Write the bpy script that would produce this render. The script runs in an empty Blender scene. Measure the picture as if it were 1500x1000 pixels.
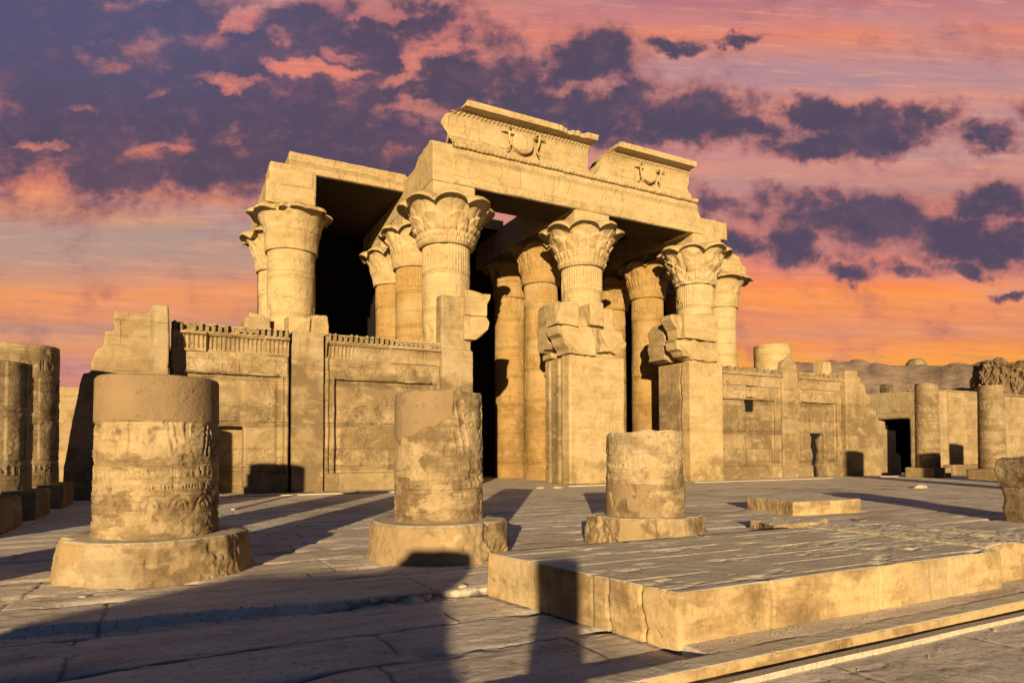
import bpy, bmesh, math, random
import numpy as np
from mathutils import Vector, Matrix
random.seed(7)
S = bpy.context.scene
C = S.collection
R = math.radians

# ------------------------------------------------------------------ camera
YAW, PITCH, ROLL = R(62.37), R(1.64), R(-0.18)
EYE = 1.65
cam = bpy.data.cameras.new('camera'); camo = bpy.data.objects.new('camera', cam); C.objects.link(camo)
cam.sensor_width = 36.0; cam.lens = 36.0 * 950.0 / 1500.0
cam.shift_y = 136.0 / 1500.0
cam.clip_start = 0.05; cam.clip_end = 5000
fw = Vector((math.cos(YAW)*math.cos(PITCH), math.sin(YAW)*math.cos(PITCH), math.sin(PITCH)))
rt = Vector((math.sin(YAW), -math.cos(YAW), 0)); up = rt.cross(fw)
rr = rt*math.cos(ROLL) + up*math.sin(ROLL); uu = -rt*math.sin(ROLL) + up*math.cos(ROLL)
camo.matrix_world = Matrix(((rr.x, uu.x, -fw.x, 0), (rr.y, uu.y, -fw.y, 0), (rr.z, uu.z, -fw.z, EYE), (0, 0, 0, 1)))
S.camera = camo
S.render.resolution_x = 1024; S.render.resolution_y = 682
S.view_settings.view_transform = 'Standard'; S.view_settings.look = 'None'
S.view_settings.exposure = 0.8; S.view_settings.gamma = 1.0

# ------------------------------------------------------------------ sun
SD = Vector((0.5353, 0.8535, -0.1410)).normalized()          # the way the light travels
sun = bpy.data.lights.new('sun', 'SUN'); sun.energy = 5.0; sun.angle = R(0.5); sun.color = (1.0, 0.73, 0.38)
suno = bpy.data.objects.new('sun', sun); C.objects.link(suno)
suno.rotation_euler = SD.to_track_quat('-Z', 'Y').to_euler(); suno.location = (-20, -30, 20)
SUN_EL = math.asin(-SD.z); SUN_AZ = math.atan2(-SD.x, -SD.y)     # compass angle from +Y towards +X

def lin(r, g, b):
    f = lambda c: (c/255/12.92) if c/255 <= .04045 else ((c/255+.055)/1.055)**2.4
    return (f(r), f(g), f(b), 1)

# ------------------------------------------------------------------ node helper
class N:
    def __init__(s, nt): s.nt = nt; s.n = nt.nodes; s.l = nt.links
    def new(s, t, **k):
        n = s.n.new(t)
        for a, v in k.items(): setattr(n, a, v)
        return n
    def put(s, sock, v):
        if isinstance(v, bpy.types.NodeSocket): s.l.new(v, sock)
        elif v is not None:
            if sock.type == 'RGBA' and isinstance(v, (int, float)): v = (v, v, v, 1)
            if sock.type == 'RGBA' and len(v) == 3: v = (*v, 1)
            sock.default_value = v
    def m(s, op, a, b=None, c=None, clamp=False):
        n = s.new('ShaderNodeMath', operation=op, use_clamp=clamp)
        s.put(n.inputs[0], a)
        if b is not None: s.put(n.inputs[1], b)
        if c is not None: s.put(n.inputs[2], c)
        return n.outputs[0]
    def vm(s, op, a, b=None):
        n = s.new('ShaderNodeVectorMath', operation=op); s.put(n.inputs[0], a)
        if b is not None: s.put(n.inputs[1], b)
        return n.outputs['Value'] if op in ('DOT_PRODUCT', 'LENGTH') else n.outputs[0]
    def mix(s, f, a, b, mode='MIX'):
        n = s.new('ShaderNodeMix', data_type='RGBA', blend_type=mode, clamp_factor=True)
        s.put(n.inputs[0], f); s.put(n.inputs[6], a); s.put(n.inputs[7], b); return n.outputs[2]
    def ss(s, x, lo, hi, a=0., b=1.):
        n = s.new('ShaderNodeMapRange', interpolation_type='SMOOTHSTEP'); s.put(n.inputs[0], x)
        for i, v in enumerate((lo, hi, a, b)): s.put(n.inputs[i+1], v)
        return n.outputs[0]
    def noise(s, v, scale, det=5, rough=.55, dist=0., out=0):
        n = s.new('ShaderNodeTexNoise'); s.put(n.inputs['Vector'], v)
        n.inputs['Scale'].default_value = scale; n.inputs['Detail'].default_value = det
        n.inputs['Roughness'].default_value = rough; n.inputs['Distortion'].default_value = dist
        return n.outputs[out]
    def xyz(s, v):
        n = s.new('ShaderNodeSeparateXYZ'); s.put(n.inputs[0], v); return n.outputs
    def comb(s, x, y, z):
        n = s.new('ShaderNodeCombineXYZ'); s.put(n.inputs[0], x); s.put(n.inputs[1], y); s.put(n.inputs[2], z); return n.outputs[0]
    def ramp(s, f, pts):
        n = s.new('ShaderNodeValToRGB'); e = n.color_ramp.elements
        while len(e) > 1: e.remove(e[-1])
        e[0].position = pts[0][0]; e[0].color = pts[0][1]
        for p, c in pts[1:]: q = e.new(p); q.color = c
        s.put(n.inputs[0], f); return n.outputs[0]
    def bump(s, h, strength, dist, nrm=None):
        n = s.new('ShaderNodeBump'); n.inputs['Strength'].default_value = strength; n.inputs['Distance'].default_value = dist
        s.put(n.inputs['Height'], h)
        if nrm is not None: s.put(n.inputs['Normal'], nrm)
        return n.outputs[0]

# ------------------------------------------------------------------ world: dusk sky with cloud banks, anchored to compass directions
def make_world():
    w = bpy.data.worlds.new('World'); S.world = w; w.use_nodes = True
    nt = w.node_tree; nt.nodes.clear(); k = N(nt)
    D = k.new('ShaderNodeTexCoord').outputs['Generated']
    AX = (math.cos(YAW), math.sin(YAW), 0); RX = (math.sin(YAW), -math.cos(YAW), 0)
    f = k.vm('DOT_PRODUCT', D, AX); r = k.vm('DOT_PRODUCT', D, RX); z = k.xyz(D)[2]
    ff = k.m('MAXIMUM', f, .12)
    u = k.m('DIVIDE', r, ff); v = k.m('DIVIDE', z, ff)          # bearing and rise on the western sky
    U = lambda px: (px-750)/950.; V = lambda py: (662-py)/950.
    uv = k.comb(u, v, 0)
    # background: colour by height, drawn out in long thin streaks
    st = k.comb(k.m('MULTIPLY', k.m('ADD', u, k.m('MULTIPLY', v, .35)), .7), k.m('MULTIPLY', k.m('SUBTRACT', v, k.m('MULTIPLY', u, -.05)), 4.5), 3.3)
    s1 = k.noise(st, 1.6, 6, .55, .6); s2 = k.noise(st, 5.5, 5, .6, .4)
    vv = k.m('ADD', v, k.m('MULTIPLY', k.m('SUBTRACT', s1, .5), .09))
    left = k.ramp(k.m('MULTIPLY', vv, 1.3), [(0.000, lin(190, 90, 70)), (0.133, lin(228, 118, 90)), (0.181, lin(222, 138, 106)), (0.235, lin(226, 154, 114)), (0.270, lin(196, 144, 124)), (0.290, lin(220, 146, 106)), (0.338, lin(242, 154, 98)), (0.359, lin(216, 150, 118)), (0.393, lin(190, 150, 134)), (0.454, lin(182, 151, 140)), (0.484, lin(206, 150, 124)), (0.523, lin(238, 150, 106)), (0.571, lin(232, 134, 102)), (0.660, lin(226, 128, 104)), (0.783, lin(226, 130, 112)), (0.906, lin(206, 124, 122)), (0.988, lin(120, 84, 110))])
    right = k.ramp(k.m('MULTIPLY', vv, 1.3), [(0.000, lin(255, 150, 40)), (0.164, lin(255, 162, 52)), (0.194, lin(250, 164, 70)), (0.222, lin(248, 150, 80)), (0.249, lin(226, 146, 106)), (0.270, lin(236, 146, 100)), (0.317, lin(255, 154, 80)), (0.359, lin(245, 130, 90)), (0.441, lin(226, 118, 96)), (0.534, lin(190, 136, 132)), (0.577, lin(210, 145, 134)), (0.666, lin(196, 140, 140)), (0.701, lin(226, 146, 126)), (0.753, lin(182, 140, 148)), (0.790, lin(190, 140, 144)), (0.827, lin(214, 140, 126)), (0.854, lin(226, 134, 112)), (0.885, lin(206, 132, 130)), (0.933, lin(184, 116, 126)), (1.029, lin(110, 80, 106))])
    base = k.mix(k.ss(u, -.25, .25), left, right)
    s3 = k.noise(k.vm('MULTIPLY', st, (1, 1.8, 1)), 14, 5, .6, .3)
    base = k.mix(k.m('MULTIPLY', k.ss(s2, .5, .68), .3), base, lin(244, 156, 120))
    base = k.mix(k.m('MULTIPLY', k.ss(s1, .52, .38), .55), base, lin(184, 146, 148))
    base = k.mix(k.m('MULTIPLY', k.ss(s3, .52, .68), .22), base, lin(255, 186, 140))
    base = k.mix(k.m('MULTIPLY', k.ss(s3, .46, .32), .22), base, lin(150, 110, 122))
    # cloud banks
    blobs = [(60,60,230,130),(250,150,290,130),(60,190,170,75),(300,235,270,55),(520,170,260,110),(560,235,190,60),(130,120,260,110),(420,180,240,90),(480,60,130,50),(700,110,130,70),(480,30,90,40),(590,15,90,26),(560,70,70,40),(715,52,60,32),(860,85,95,45),(830,150,200,58),(1010,165,110,46),(1010,190,150,26),(1100,180,60,24),
             (1205,162,52,26),(1290,188,105,34),(1180,213,75,20),(1375,165,60,22),(1465,192,55,22),(1055,295,70,30),(1130,290,50,26),(1205,310,75,34),(1165,355,60,34),(1090,350,55,20),(1300,322,95,42),(1390,345,90,38),(1470,300,80,36),(1490,350,80,34),(1250,385,45,16),(1340,392,70,16),(1440,393,36,14),(980,52,50,12),(1085,50,30,10),(1500,432,40,9),(360,45,60,40),(200,20,160,40),(1560,150,60,30),(-150,150,200,160),(1650,330,120,60)]
    fld = None
    uw = k.vm('MULTIPLY', uv, (1, 1.35, 1)); n1 = k.noise(uw, 6.5, 9, .62, .15); n2 = k.noise(uw, 17, 8, .66, .15)
    jit = k.m('MULTIPLY', k.m('SUBTRACT', k.noise(uv, 9, 7, .62, 0, 0), .5), .17)
    uj = k.m('ADD', u, jit); vj = k.m('ADD', v, k.m('MULTIPLY', k.m('SUBTRACT', k.noise(k.vm('ADD', uv, (5, 3, 1)), 9, 7, .62), .5), .12))
    for bi, (x, y, a, b) in enumerate(blobs):
        dx = k.m('MULTIPLY', k.m('SUBTRACT', uj, U(x)), 950./a); dy = k.m('MULTIPLY', k.m('SUBTRACT', vj, V(y)), 950./b)
        g = k.m('SUBTRACT', 1.22 if bi < 19 else 1.2, k.m('ADD', k.m('MULTIPLY', dx, dx), k.m('MULTIPLY', dy, dy)))
        fld = g if fld is None else k.m('MAXIMUM', fld, g)
    for (x, y, a, b, w_) in [(450,92,110,15,1.5),(330,118,80,12,1.3),(225,124,46,12,1.1),(115,152,50,12,.9),(600,78,30,34,1.4),(575,112,60,14,1.2),(600,148,60,14,1.0),(350,18,50,24,1.5),(60,212,70,10,1.0),(560,8,40,16,1.2),(395,45,30,16,.9),(645,66,40,14,1.1),(130,80,60,16,.7),(490,60,30,14,.9),(230,205,60,10,.6),(860,120,70,12,.7),(700,160,90,14,.6)]:   # bright rifts
        dx = k.m('MULTIPLY', k.m('SUBTRACT', uj, U(x)), 950./a); dy = k.m('MULTIPLY', k.m('SUBTRACT', vj, V(y)), 950./b)
        g = k.m('MAXIMUM', k.m('SUBTRACT', 1.1, k.m('ADD', k.m('MULTIPLY', dx, dx), k.m('MULTIPLY', dy, dy))), 0.)
        fld = k.m('SUBTRACT', fld, k.m('MULTIPLY', k.ss(g, .0, 1.1), w_*.8))
    fld = k.m('MAXIMUM', fld, -.85)
    fld = k.m('ADD', fld, k.m('ADD', k.m('MULTIPLY', k.m('SUBTRACT', n1, .5), 4.4), k.m('ADD', k.m('MULTIPLY', k.m('SUBTRACT', n2, .5), 2.4), k.m('MULTIPLY', k.m('SUBTRACT', k.noise(uv, 48, 5, .65), .5), .5))))
    cm = k.ss(fld, -.95, .8); thick = k.ss(fld, -.1, 1.1)
    ccol = k.mix(thick, lin(168, 106, 108), lin(76, 71, 95))
    ccol = k.mix(k.m('MULTIPLY', k.ss(k.noise(uv, 4, 6, .6, .3), .5, .75), .4), ccol, lin(120, 90, 110))
    ccol = k.mix(k.m('MULTIPLY', k.ss(v, .42, .68), k.ss(u, -.1, -.6)), ccol, lin(78, 82, 116))
    ccol = k.mix(k.m('MULTIPLY', k.ss(n2, .50, .72), .4), ccol, lin(126, 92, 110))
    col = k.mix(k.m('MULTIPLY', cm, .96), base, ccol)
    col = k.mix(k.ss(v, .715, .86), col, lin(37, 58, 88))              # overhead the dusk turns blue grey
    # the rest of the sky dome
    sky = k.new('ShaderNodeTexSky', sky_type='NISHITA', sun_disc=False)
    sky.sun_elevation = SUN_EL; sky.sun_rotation = SUN_AZ
    back = k.mix(.9, k.mix(1.0, sky.outputs[0], (.03, .03, .03, 1), 'MULTIPLY'), lin(37, 58, 88))
    col = k.mix(k.ss(f, .50, .67), back, col)
    col = k.mix(k.ss(z, .0, -.02), col, lin(70, 52, 44))
    bg = k.new('ShaderNodeBackground'); k.put(bg.inputs[0], col); bg.inputs[1].default_value = 0.574
    out = k.new('ShaderNodeOutputWorld'); k.l.new(bg.outputs[0], out.inputs[0])
    w.cycles.sampling_method = 'MANUAL'; w.cycles.sample_map_resolution = 512
make_world()

# ------------------------------------------------------------------ materials
def stone(name, pal, joints=None, carve=0., src='obj', stain=True, plaster=False, bumpk=1., flood=None, tone=1., con=1., dust=0.):
    """weathered sandstone. pal = (dark, mid, light); joints = (course height, block length); carve = depth of worn relief;
       flood = world height below which the stone is browner and patchy"""
    m = bpy.data.materials.new(name); m.use_nodes = True; nt = m.node_tree; k = N(nt)
    bs = nt.nodes['Principled BSDF']; bs.inputs['Roughness'].default_value = .92; bs.inputs['Specular IOR Level'].default_value = .12
    tc = k.new('ShaderNodeTexCoord'); oi = k.new('ShaderNodeObjectInfo')
    P = k.vm('ADD', tc.outputs['Object'], k.comb(k.m('MULTIPLY', oi.outputs['Random'], 37.), 0, k.m('MULTIPLY', oi.outputs['Random'], 11.)))
    gx, gy, gz = k.xyz(k.new('ShaderNodeNewGeometry').outputs['Position'])
    if src == 'uv': F = tc.outputs['UV']; fx, fz, _ = k.xyz(F)
    elif src == 'top': fx, fz, _ = k.xyz(tc.outputs['Object'])
    else:
        ox, oy, oz = k.xyz(tc.outputs['Object']); fx = k.m('ADD', ox, oy); fz = oz
    F = k.comb(fx, fz, 0)
    dk, md, lt = pal
    a = k.noise(P, .55, 8, .62, .4); b = k.noise(P, 2.6, 8, .66, .1); c = k.noise(P, 14, 6, .7)
    mixv = k.m('ADD', k.m('MULTIPLY', a, .5), k.m('MULTIPLY', b, .5))
    col = k.ramp(mixv, [(.5-.14/con, dk), (.5-.03/con, md), (.5+.05/con, md), (.5+.15/con, lt)])
    # horizontal bedding
    bed = k.noise(k.vm('MULTIPLY', P, (.4, .4, 3.0)), 1.6, 7, .65)
    col = k.mix(k.m('MULTIPLY', k.ss(bed, .5, .62), min(1, .4*con)), col, lt)
    col = k.mix(k.m('MULTIPLY', k.ss(bed, .48, .38), min(1, .35*con)), col, dk)
    pt = k.noise(k.vm('ADD', k.vm('MULTIPLY', P, (1, 1, 1.5)), (4, 4, 8)), 1.15, 7, .62, .2)
    col = k.mix(k.m('MULTIPLY', k.ss(pt, .50, .60 if con < 1.2 else .55), .34*con), col, tuple(min(1, x*1.12) for x in lt[:3]))
    col = k.mix(k.m('MULTIPLY', k.ss(pt, .47, .38), .30*con), col, tuple(x*.72 for x in dk[:3]))
    if stain:
        sp = k.noise(k.vm('MULTIPLY', P, (1.8, 1.8, .45)), 1.3, 7, .68, .6)
        col = k.mix(k.m('MULTIPLY', k.ss(sp, .56, .72), .55), col, tuple(x*.55 for x in dk[:3]))
    col = k.mix(k.m('MULTIPLY', k.ss(c, .58, .72), .35), col, tuple(min(1, x*1.25) for x in lt[:3]))
    col = k.mix(k.m('MULTIPLY', k.ss(c, .44, .32), .4), col, tuple(x*.6 for x in dk[:3]))
    col = k.mix(k.m('MULTIPLY', k.ss(k.noise(k.vm('ADD', k.vm('MULTIPLY', P, (1, 1, .7)), (31, 7, 2)), .42, 6, .6), .52, .64), .40), col, (.66, .58, .46))
    col = k.mix(k.m('MULTIPLY', k.ss(k.noise(k.vm('ADD', k.vm('MULTIPLY', P, (2.6, 2.6, .22)), (3, 17, 2)), 1.2, 6, .62), .58, .70), .35), col, tuple(x*.45 for x in dk[:3]))
    h = k.m('ADD', k.m('MULTIPLY', b, 1.2), k.m('ADD', k.m('MULTIPLY', c, .5), k.m('MULTIPLY', k.ss(k.noise(P, 7, 4, .6), .62, .72), -.5)))
    if flood is not None:
        lev = k.m('ADD', gz, k.m('MULTIPLY', k.m('SUBTRACT', k.noise(P, .5, 6, .6), .5), 3.2))
        fm = k.ss(lev, flood+.25, flood-.25)
        pn = k.noise(k.vm('ADD', P, (9, 9, 9)), .8, 7, .62, .1)
        br = k.mix(k.ss(pn, .46, .60), tuple(x*.74 for x in dk[:3]), tuple((x*.62+y*.38) for x, y in zip(md[:3], dk[:3])))
        br = k.mix(k.m('MULTIPLY', k.ss(k.noise(k.vm('MULTIPLY', P, (.6, .6, 1.5)), 1.7, 7, .62, .1), .52, .68), .6), br, tuple(min(1, x*1.1) for x in lt[:3]))
        col = k.mix(k.m('MULTIPLY', fm, .9), col, br)
    if joints:
        ch, bl = joints
        wob = k.m('MULTIPLY', k.m('SUBTRACT', k.noise(P, 1.7, 3), .5), .05)
        fzz = k.m('ADD', fz, wob)
        row = k.m('FLOOR', k.m('DIVIDE', fzz, ch)); fr = k.m('FRACT', k.m('DIVIDE', fzz, ch))
        off = k.m('FRACT', k.m('MULTIPLY', k.m('SINE', k.m('MULTIPLY', row, 12.9898)), 437.58))
        xx = k.m('ADD', k.m('DIVIDE', fx, bl), off); fc = k.m('FRACT', xx)
        dj = k.m('MINIMUM', k.m('MULTIPLY', k.m('MINIMUM', fr, k.m('SUBTRACT', 1., fr)), ch), k.m('MULTIPLY', k.m('MINIMUM', fc, k.m('SUBTRACT', 1., fc)), bl))
        vis = k.ss(k.noise(P, 1.1, 4), .42, .62)
        jm = k.m('MULTIPLY', k.ss(dj, .028, .004), vis)
        blk = k.m('FRACT', k.m('MULTIPLY', k.m('SINE', k.m('ADD', k.m('MULTIPLY', row, 78.233), k.m('MULTIPLY', k.m('FLOOR', xx), 37.719))), 143.58))
        col = k.mix(k.m('MULTIPLY', k.ss(blk, .4, 1.), .34), col, lt)
        col = k.mix(k.m('MULTIPLY', k.ss(blk, .4, 0.), .28), col, dk)
        col = k.mix(k.m('MULTIPLY', jm, .42), col, tuple(x*.4 for x in dk[:3]))
        h = k.m('SUBTRACT', h, k.m('MULTIPLY', jm, .6))
    if plaster:
        pm = k.ss(k.noise(k.vm('ADD', P, (3, 7, 1)), .8, 5, .5, .3), .54, .57)
        col = k.mix(pm, col, (.52, .38, .235, 1)); h = k.mix(pm, h, .5)
    nrm = None
    if carve:
        # registers, worn figures and rows of signs
        F2 = k.vm('ADD', F, k.vm('MULTIPLY', k.noise(F, 2., 3, .5, 0, 1), (.12, .12, 0)))
        fig = k.new('ShaderNodeTexVoronoi', feature='SMOOTH_F1', distance='MINKOWSKI'); fig.inputs['Scale'].default_value = 1.25; fig.inputs['Exponent'].default_value = .9; fig.inputs['Smoothness'].default_value = .12
        k.put(fig.inputs['Vector'], k.vm('MULTIPLY', F2, (1.5, .62, 0)))
        gl = k.new('ShaderNodeTexVoronoi', feature='F1', distance='CHEBYCHEV'); gl.inputs['Scale'].default_value = 4.2; k.put(gl.inputs['Vector'], k.vm('MULTIPLY', F2, (1.25, 1., 0)))
        glh = k.m('SUBTRACT', k.ss(gl.outputs['Distance'], .30, .36), k.ss(gl.outputs['Distance'], .14, .10))
        reg = k.m('FRACT', k.m('DIVIDE', fz, 1.9))
        rl = k.m('ADD', k.ss(k.m('ABSOLUTE', k.m('SUBTRACT', reg, .5)), .022, .012), k.ss(k.m('ABSOLUTE', k.m('SUBTRACT', reg, .56)), .018, .01))
        band = k.ss(reg, .56, .60)
        fh = k.ss(fig.outputs['Distance'], .46, .42)
        ch_ = k.mix(band, k.m('MULTIPLY', fh, .6), k.m('MULTIPLY', glh, .5))
        worn = k.ss(k.noise(k.vm('ADD', P, (1, 2, 3)), .7, 5, .6), .36, .6)
        ch_ = k.m('SUBTRACT', k.m('MULTIPLY', ch_, worn), k.m('MULTIPLY', rl, .6))
        nrm = k.bump(ch_, 1., carve)
    nrm = k.bump(h, .9, .03*bumpk, nrm)
    if dust:
        nz = k.xyz(k.new('ShaderNodeNewGeometry').outputs['Normal'])[2]
        col = k.mix(k.m('MULTIPLY', k.ss(nz, .62, .88), dust), col, k.mix(k.ss(b, .35, .65), (.92, .84, .78, 1), (1.0, .96, .90, 1)))
    t_ = tone*.62; col = k.mix(1., col, (t_*1.03, t_*.995, t_*.89, 1), 'MULTIPLY')
    k.put(bs.inputs['Base Color'], col); k.l.new(nrm, bs.inputs['Normal'])
    return m

c4 = lambda r, g, b: (r, g, b, 1)
PAL = (c4(.34, .255, .160), c4(.48, .37, .24), c4(.62, .50, .345))
PALP = (c4(.47, .36, .21), c4(.61, .48, .295), c4(.73, .60, .40))
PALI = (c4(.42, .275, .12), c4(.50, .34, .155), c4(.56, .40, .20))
PALD = (c4(.25, .185, .120), c4(.40, .305, .20), c4(.60, .485, .335))
M = dict(
    pale=stone('pale_sandstone', PALP, None, .02, flood=1.2, con=.9, stain=False, tone=1.03),
    arch=stone('architrave_sandstone', PALP, (1.9, 6.5), .09, con=1.0, stain=False, tone=1.06),
    wall=stone('wall_sandstone', PAL, (.92, 2.1), .15, flood=5.2, con=1.25),
    wallp=stone('plain_wall_sandstone', PAL, None, .012, flood=5.4),
    wallr=stone('blockwork_sandstone', PAL, (.95, 1.9), 0., flood=5.0),
    shaft=stone('column_sandstone', PALP, (1.35, 5.), .06, 'uv', flood=5.4, con=.9, stain=False, tone=1.06),
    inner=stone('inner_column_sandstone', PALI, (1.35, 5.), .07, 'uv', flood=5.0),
    cap=stone('capital_sandstone', PALP, None, 0., bumpk=1.5, con=.9, stain=False, tone=1.06),
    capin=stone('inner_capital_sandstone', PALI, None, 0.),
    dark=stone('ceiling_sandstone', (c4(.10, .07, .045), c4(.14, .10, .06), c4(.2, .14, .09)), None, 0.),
    stub=stone('stump_sandstone', PALD, None, .010, 'uv', con=1.9, bumpk=1.2, dust=.6),
    base=stone('plinth_sandstone', PALD, None, 0., plaster=True, con=1.7, bumpk=1.2, dust=.7),
    slab=stone('platform_sandstone', (c4(.33, .24, .14), c4(.52, .39, .235), c4(.74, .58, .37)), None, 0., bumpk=.7, con=1.5, dust=.92),
    far=stone('enclosure_sandstone', PAL, (.6, 1.4), .02),
    farcol=stone('far_column_sandstone', PALD, (1.2, 5.), .03, 'uv', con=1.3, tone=.85),
    brick=stone('mud_brick', (c4(.17, .12, .085), c4(.27, .2, .14), c4(.36, .28, .2)), None, 0., bumpk=3.),
)

def simple(name, col, rough=.7, bump=0., nscale=20):
    m = bpy.data.materials.new(name); m.use_nodes = True; k = N(m.node_tree); b = m.node_tree.nodes['Principled BSDF']
    b.inputs['Roughness'].default_value = rough; b.inputs['Specular IOR Level'].default_value = .2
    P = k.new('ShaderNodeTexCoord').outputs['Object']; n = k.noise(P, nscale, 6, .65)
    k.put(b.inputs['Base Color'], k.mix(k.ss(n, .3, .7), tuple(x*.6 for x in col), col))
    if bump: k.l.new(k.bump(n, .8, bump), b.inputs['Normal'])
    return m
M['white'] = simple('pale_painted_strip', (.56, .50, .41), .6, .003, 30)
M['grey'] = simple('bleached_stone', (.55, .47, .36), .9, .02, 9)
M['plas'] = simple('smooth_repair_mortar', (.27, .19, .115), .9, .004, 4)
M['plasl'] = simple('pale_repair_mortar', (.34, .25, .155), .9, .004, 4)

M['chip'] = simple('stone_chips', (.38, .32, .25), .95)
M['soff_shade'] = simple('shade_black_ceiling', (.06, .042, .028), .95, .02, 4)  # near-black so that undersides read as deep shade
M['shade_black'] = simple('shade_black_stone', (.012, .010, .008), .95)  # near-black: shade of openings and inner hall put into the colour
def mat_ground():
    m = bpy.data.materials.new('worn_paving'); m.use_nodes = True; k = N(m.node_tree); b = m.node_tree.nodes['Principled BSDF']
    b.inputs['Roughness'].default_value = .9; b.inputs['Specular IOR Level'].default_value = .15
    P = k.new('ShaderNodeTexCoord').outputs['Object']
    a = k.noise(P, .35, 7, .62, .5); c = k.noise(k.vm('MULTIPLY', P, (.5, 2.2, 1)), 1.7, 8, .68, .5); d = k.noise(P, 16, 9, .74)
    col = k.ramp(k.m('ADD', k.m('MULTIPLY', a, .5), k.m('MULTIPLY', c, .5)), [(.38, c4(.40, .35, .31)), (.46, c4(.60, .535, .475)), (.54, c4(.72, .645, .575)), (.64, c4(.84, .76, .68))])
    col = k.mix(k.m('MULTIPLY', k.ss(d, .47, .33), .65), col, (.16, .13, .11))
    col = k.mix(k.m('MULTIPLY', k.ss(d, .6, .75), .5), col, (.62, .52, .40))
    at = k.new('ShaderNodeAttribute', attribute_name='joint').outputs['Fac']
    col = k.mix(k.m('MULTIPLY', at, .92), col, (.05, .04, .032))
    k.put(b.inputs['Base Color'], col)
    e = k.noise(k.vm('MULTIPLY', P, (1.4, 2.0, 1)), 3.0, 8, .66, .1)
    n1 = k.bump(e, .6, .008); n2 = k.bump(d, .9, .012, n1); k.l.new(n2, b.inputs['Normal'])
    return m
M['ground'] = mat_ground()

# ------------------------------------------------------------------ object helpers
def tag(o, label=None, cat=None, group=None, kind=None):
    if label: o['label'] = label
    if cat: o['category'] = cat
    if group: o['group'] = group
    if kind: o['kind'] = kind
    return o
def thing(name, loc, label, cat, group=None):
    o = bpy.data.objects.new(name, None); C.objects.link(o); o.location = loc; o.empty_display_size = .3
    return tag(o, label, cat, group)
WORLD = {}
def origin(p):
    if p is None: return Vector((0, 0, 0))
    return Vector(p.location) + origin(p.parent)
def mk(name, verts, faces, mat, parent=None, smooth=False, uv=None, label=None, at=None):
    """verts in world coordinates; the mesh is stored relative to its thing"""
    o0 = origin(parent) if parent else Vector(at or (0, 0, 0))
    v = np.asarray(verts, float) - np.array(o0)
    me = bpy.data.meshes.new(name); me.from_pydata(v.tolist(), [], [tuple(f) for f in faces])
    if uv is not None:
        ul = me.uv_layers.new(name='UVMap'); li = np.zeros(len(me.loops), int); me.loops.foreach_get('vertex_index', li)
        ul.data.foreach_set('uv', np.asarray(uv, float)[li].ravel())
    me.materials.append(mat); me.validate()
    if smooth: me.polygons.foreach_set('use_smooth', [True]*len(me.polygons))
    o = bpy.data.objects.new(name, me); C.objects.link(o)
    if parent: o.parent = parent
    else: o.location = o0
    if label: o['label'] = label
    return o
def copy_tree(o, parent=None):
    c = o.copy(); C.objects.link(c); c.parent = parent
    for ch in [x for x in o.children]: copy_tree(ch, c)
    return c

def fix(o):
    bm = bmesh.new(); bm.from_mesh(o.data); bmesh.ops.recalc_face_normals(bm, faces=bm.faces); bm.to_mesh(o.data); bm.free(); return o
TEX = {}
def tex(scale, depth=3):
    key = (scale, depth)
    if key not in TEX:
        t = bpy.data.textures.new('grain', 'CLOUDS'); t.noise_scale = scale; t.noise_depth = depth; t.noise_basis = 'ORIGINAL_PERLIN'; TEX[key] = t
    return TEX[key]
def weather(o, vox=.08, d1=.05, s1=.6, d2=.03, s2=.15):
    fix(o)
    r = o.modifiers.new('remesh', 'REMESH'); r.mode = 'VOXEL'; r.voxel_size = vox; r.use_smooth_shade = True
    for d, s in ((d1, s1), (d2, s2)):
        if d:
            m = o.modifiers.new('wear', 'DISPLACE'); m.texture = tex(s); m.strength = d; m.mid_level = .5; m.texture_coords = 'GLOBAL'
    return o
def boxv(x0, x1, y0, y1, z0, z1, j=0.):
    v = [(x, y, z) for z in (z0, z1) for y in (y0, y1) for x in (x0, x1)]
    if j: v = [(x+random.uniform(-j, j), y+random.uniform(-j, j), z+random.uniform(-j, j)) for x, y, z in v]
    return v, [(0, 2, 3, 1), (4, 5, 7, 6), (0, 1, 5, 4), (1, 3, 7, 5), (3, 2, 6, 7), (2, 0, 4, 6)]
def merge(parts):
    V, Fc = [], []
    for v, f in parts:
        n = len(V); V += list(v); Fc += [tuple(i+n for i in q) for q in f]
    return V, Fc
def prism(poly, y0, y1, axis='xz'):
    n = len(poly)
    P = (lambda a, b, t: (a, t, b)) if axis == 'xz' else ((lambda a, b, t: (t, a, b)) if axis == 'yz' else (lambda a, b, t: (a, b, t)))
    v = [P(a, b, y0) for a, b in poly] + [P(a, b, y1) for a, b in poly]
    f = [tuple(range(n)), tuple(range(2*n-1, n-1, -1))] + [(i, i+n, (i+1) % n+n, (i+1) % n) for i in range(n)]
    return v, f
def rough(poly, step=.35, amp=.05):
    """break an outline into short wobbly steps"""
    out = []
    for i, (a, b) in enumerate(poly):
        c, d = poly[(i+1) % len(poly)]; L = math.hypot(c-a, d-b); n = max(1, int(L/step))
        for q in range(n):
            t = q/n; w = amp if q else 0
            out.append((a+(c-a)*t+random.uniform(-w, w), b+(d-b)*t+random.uniform(-w, w)))
    return out

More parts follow.
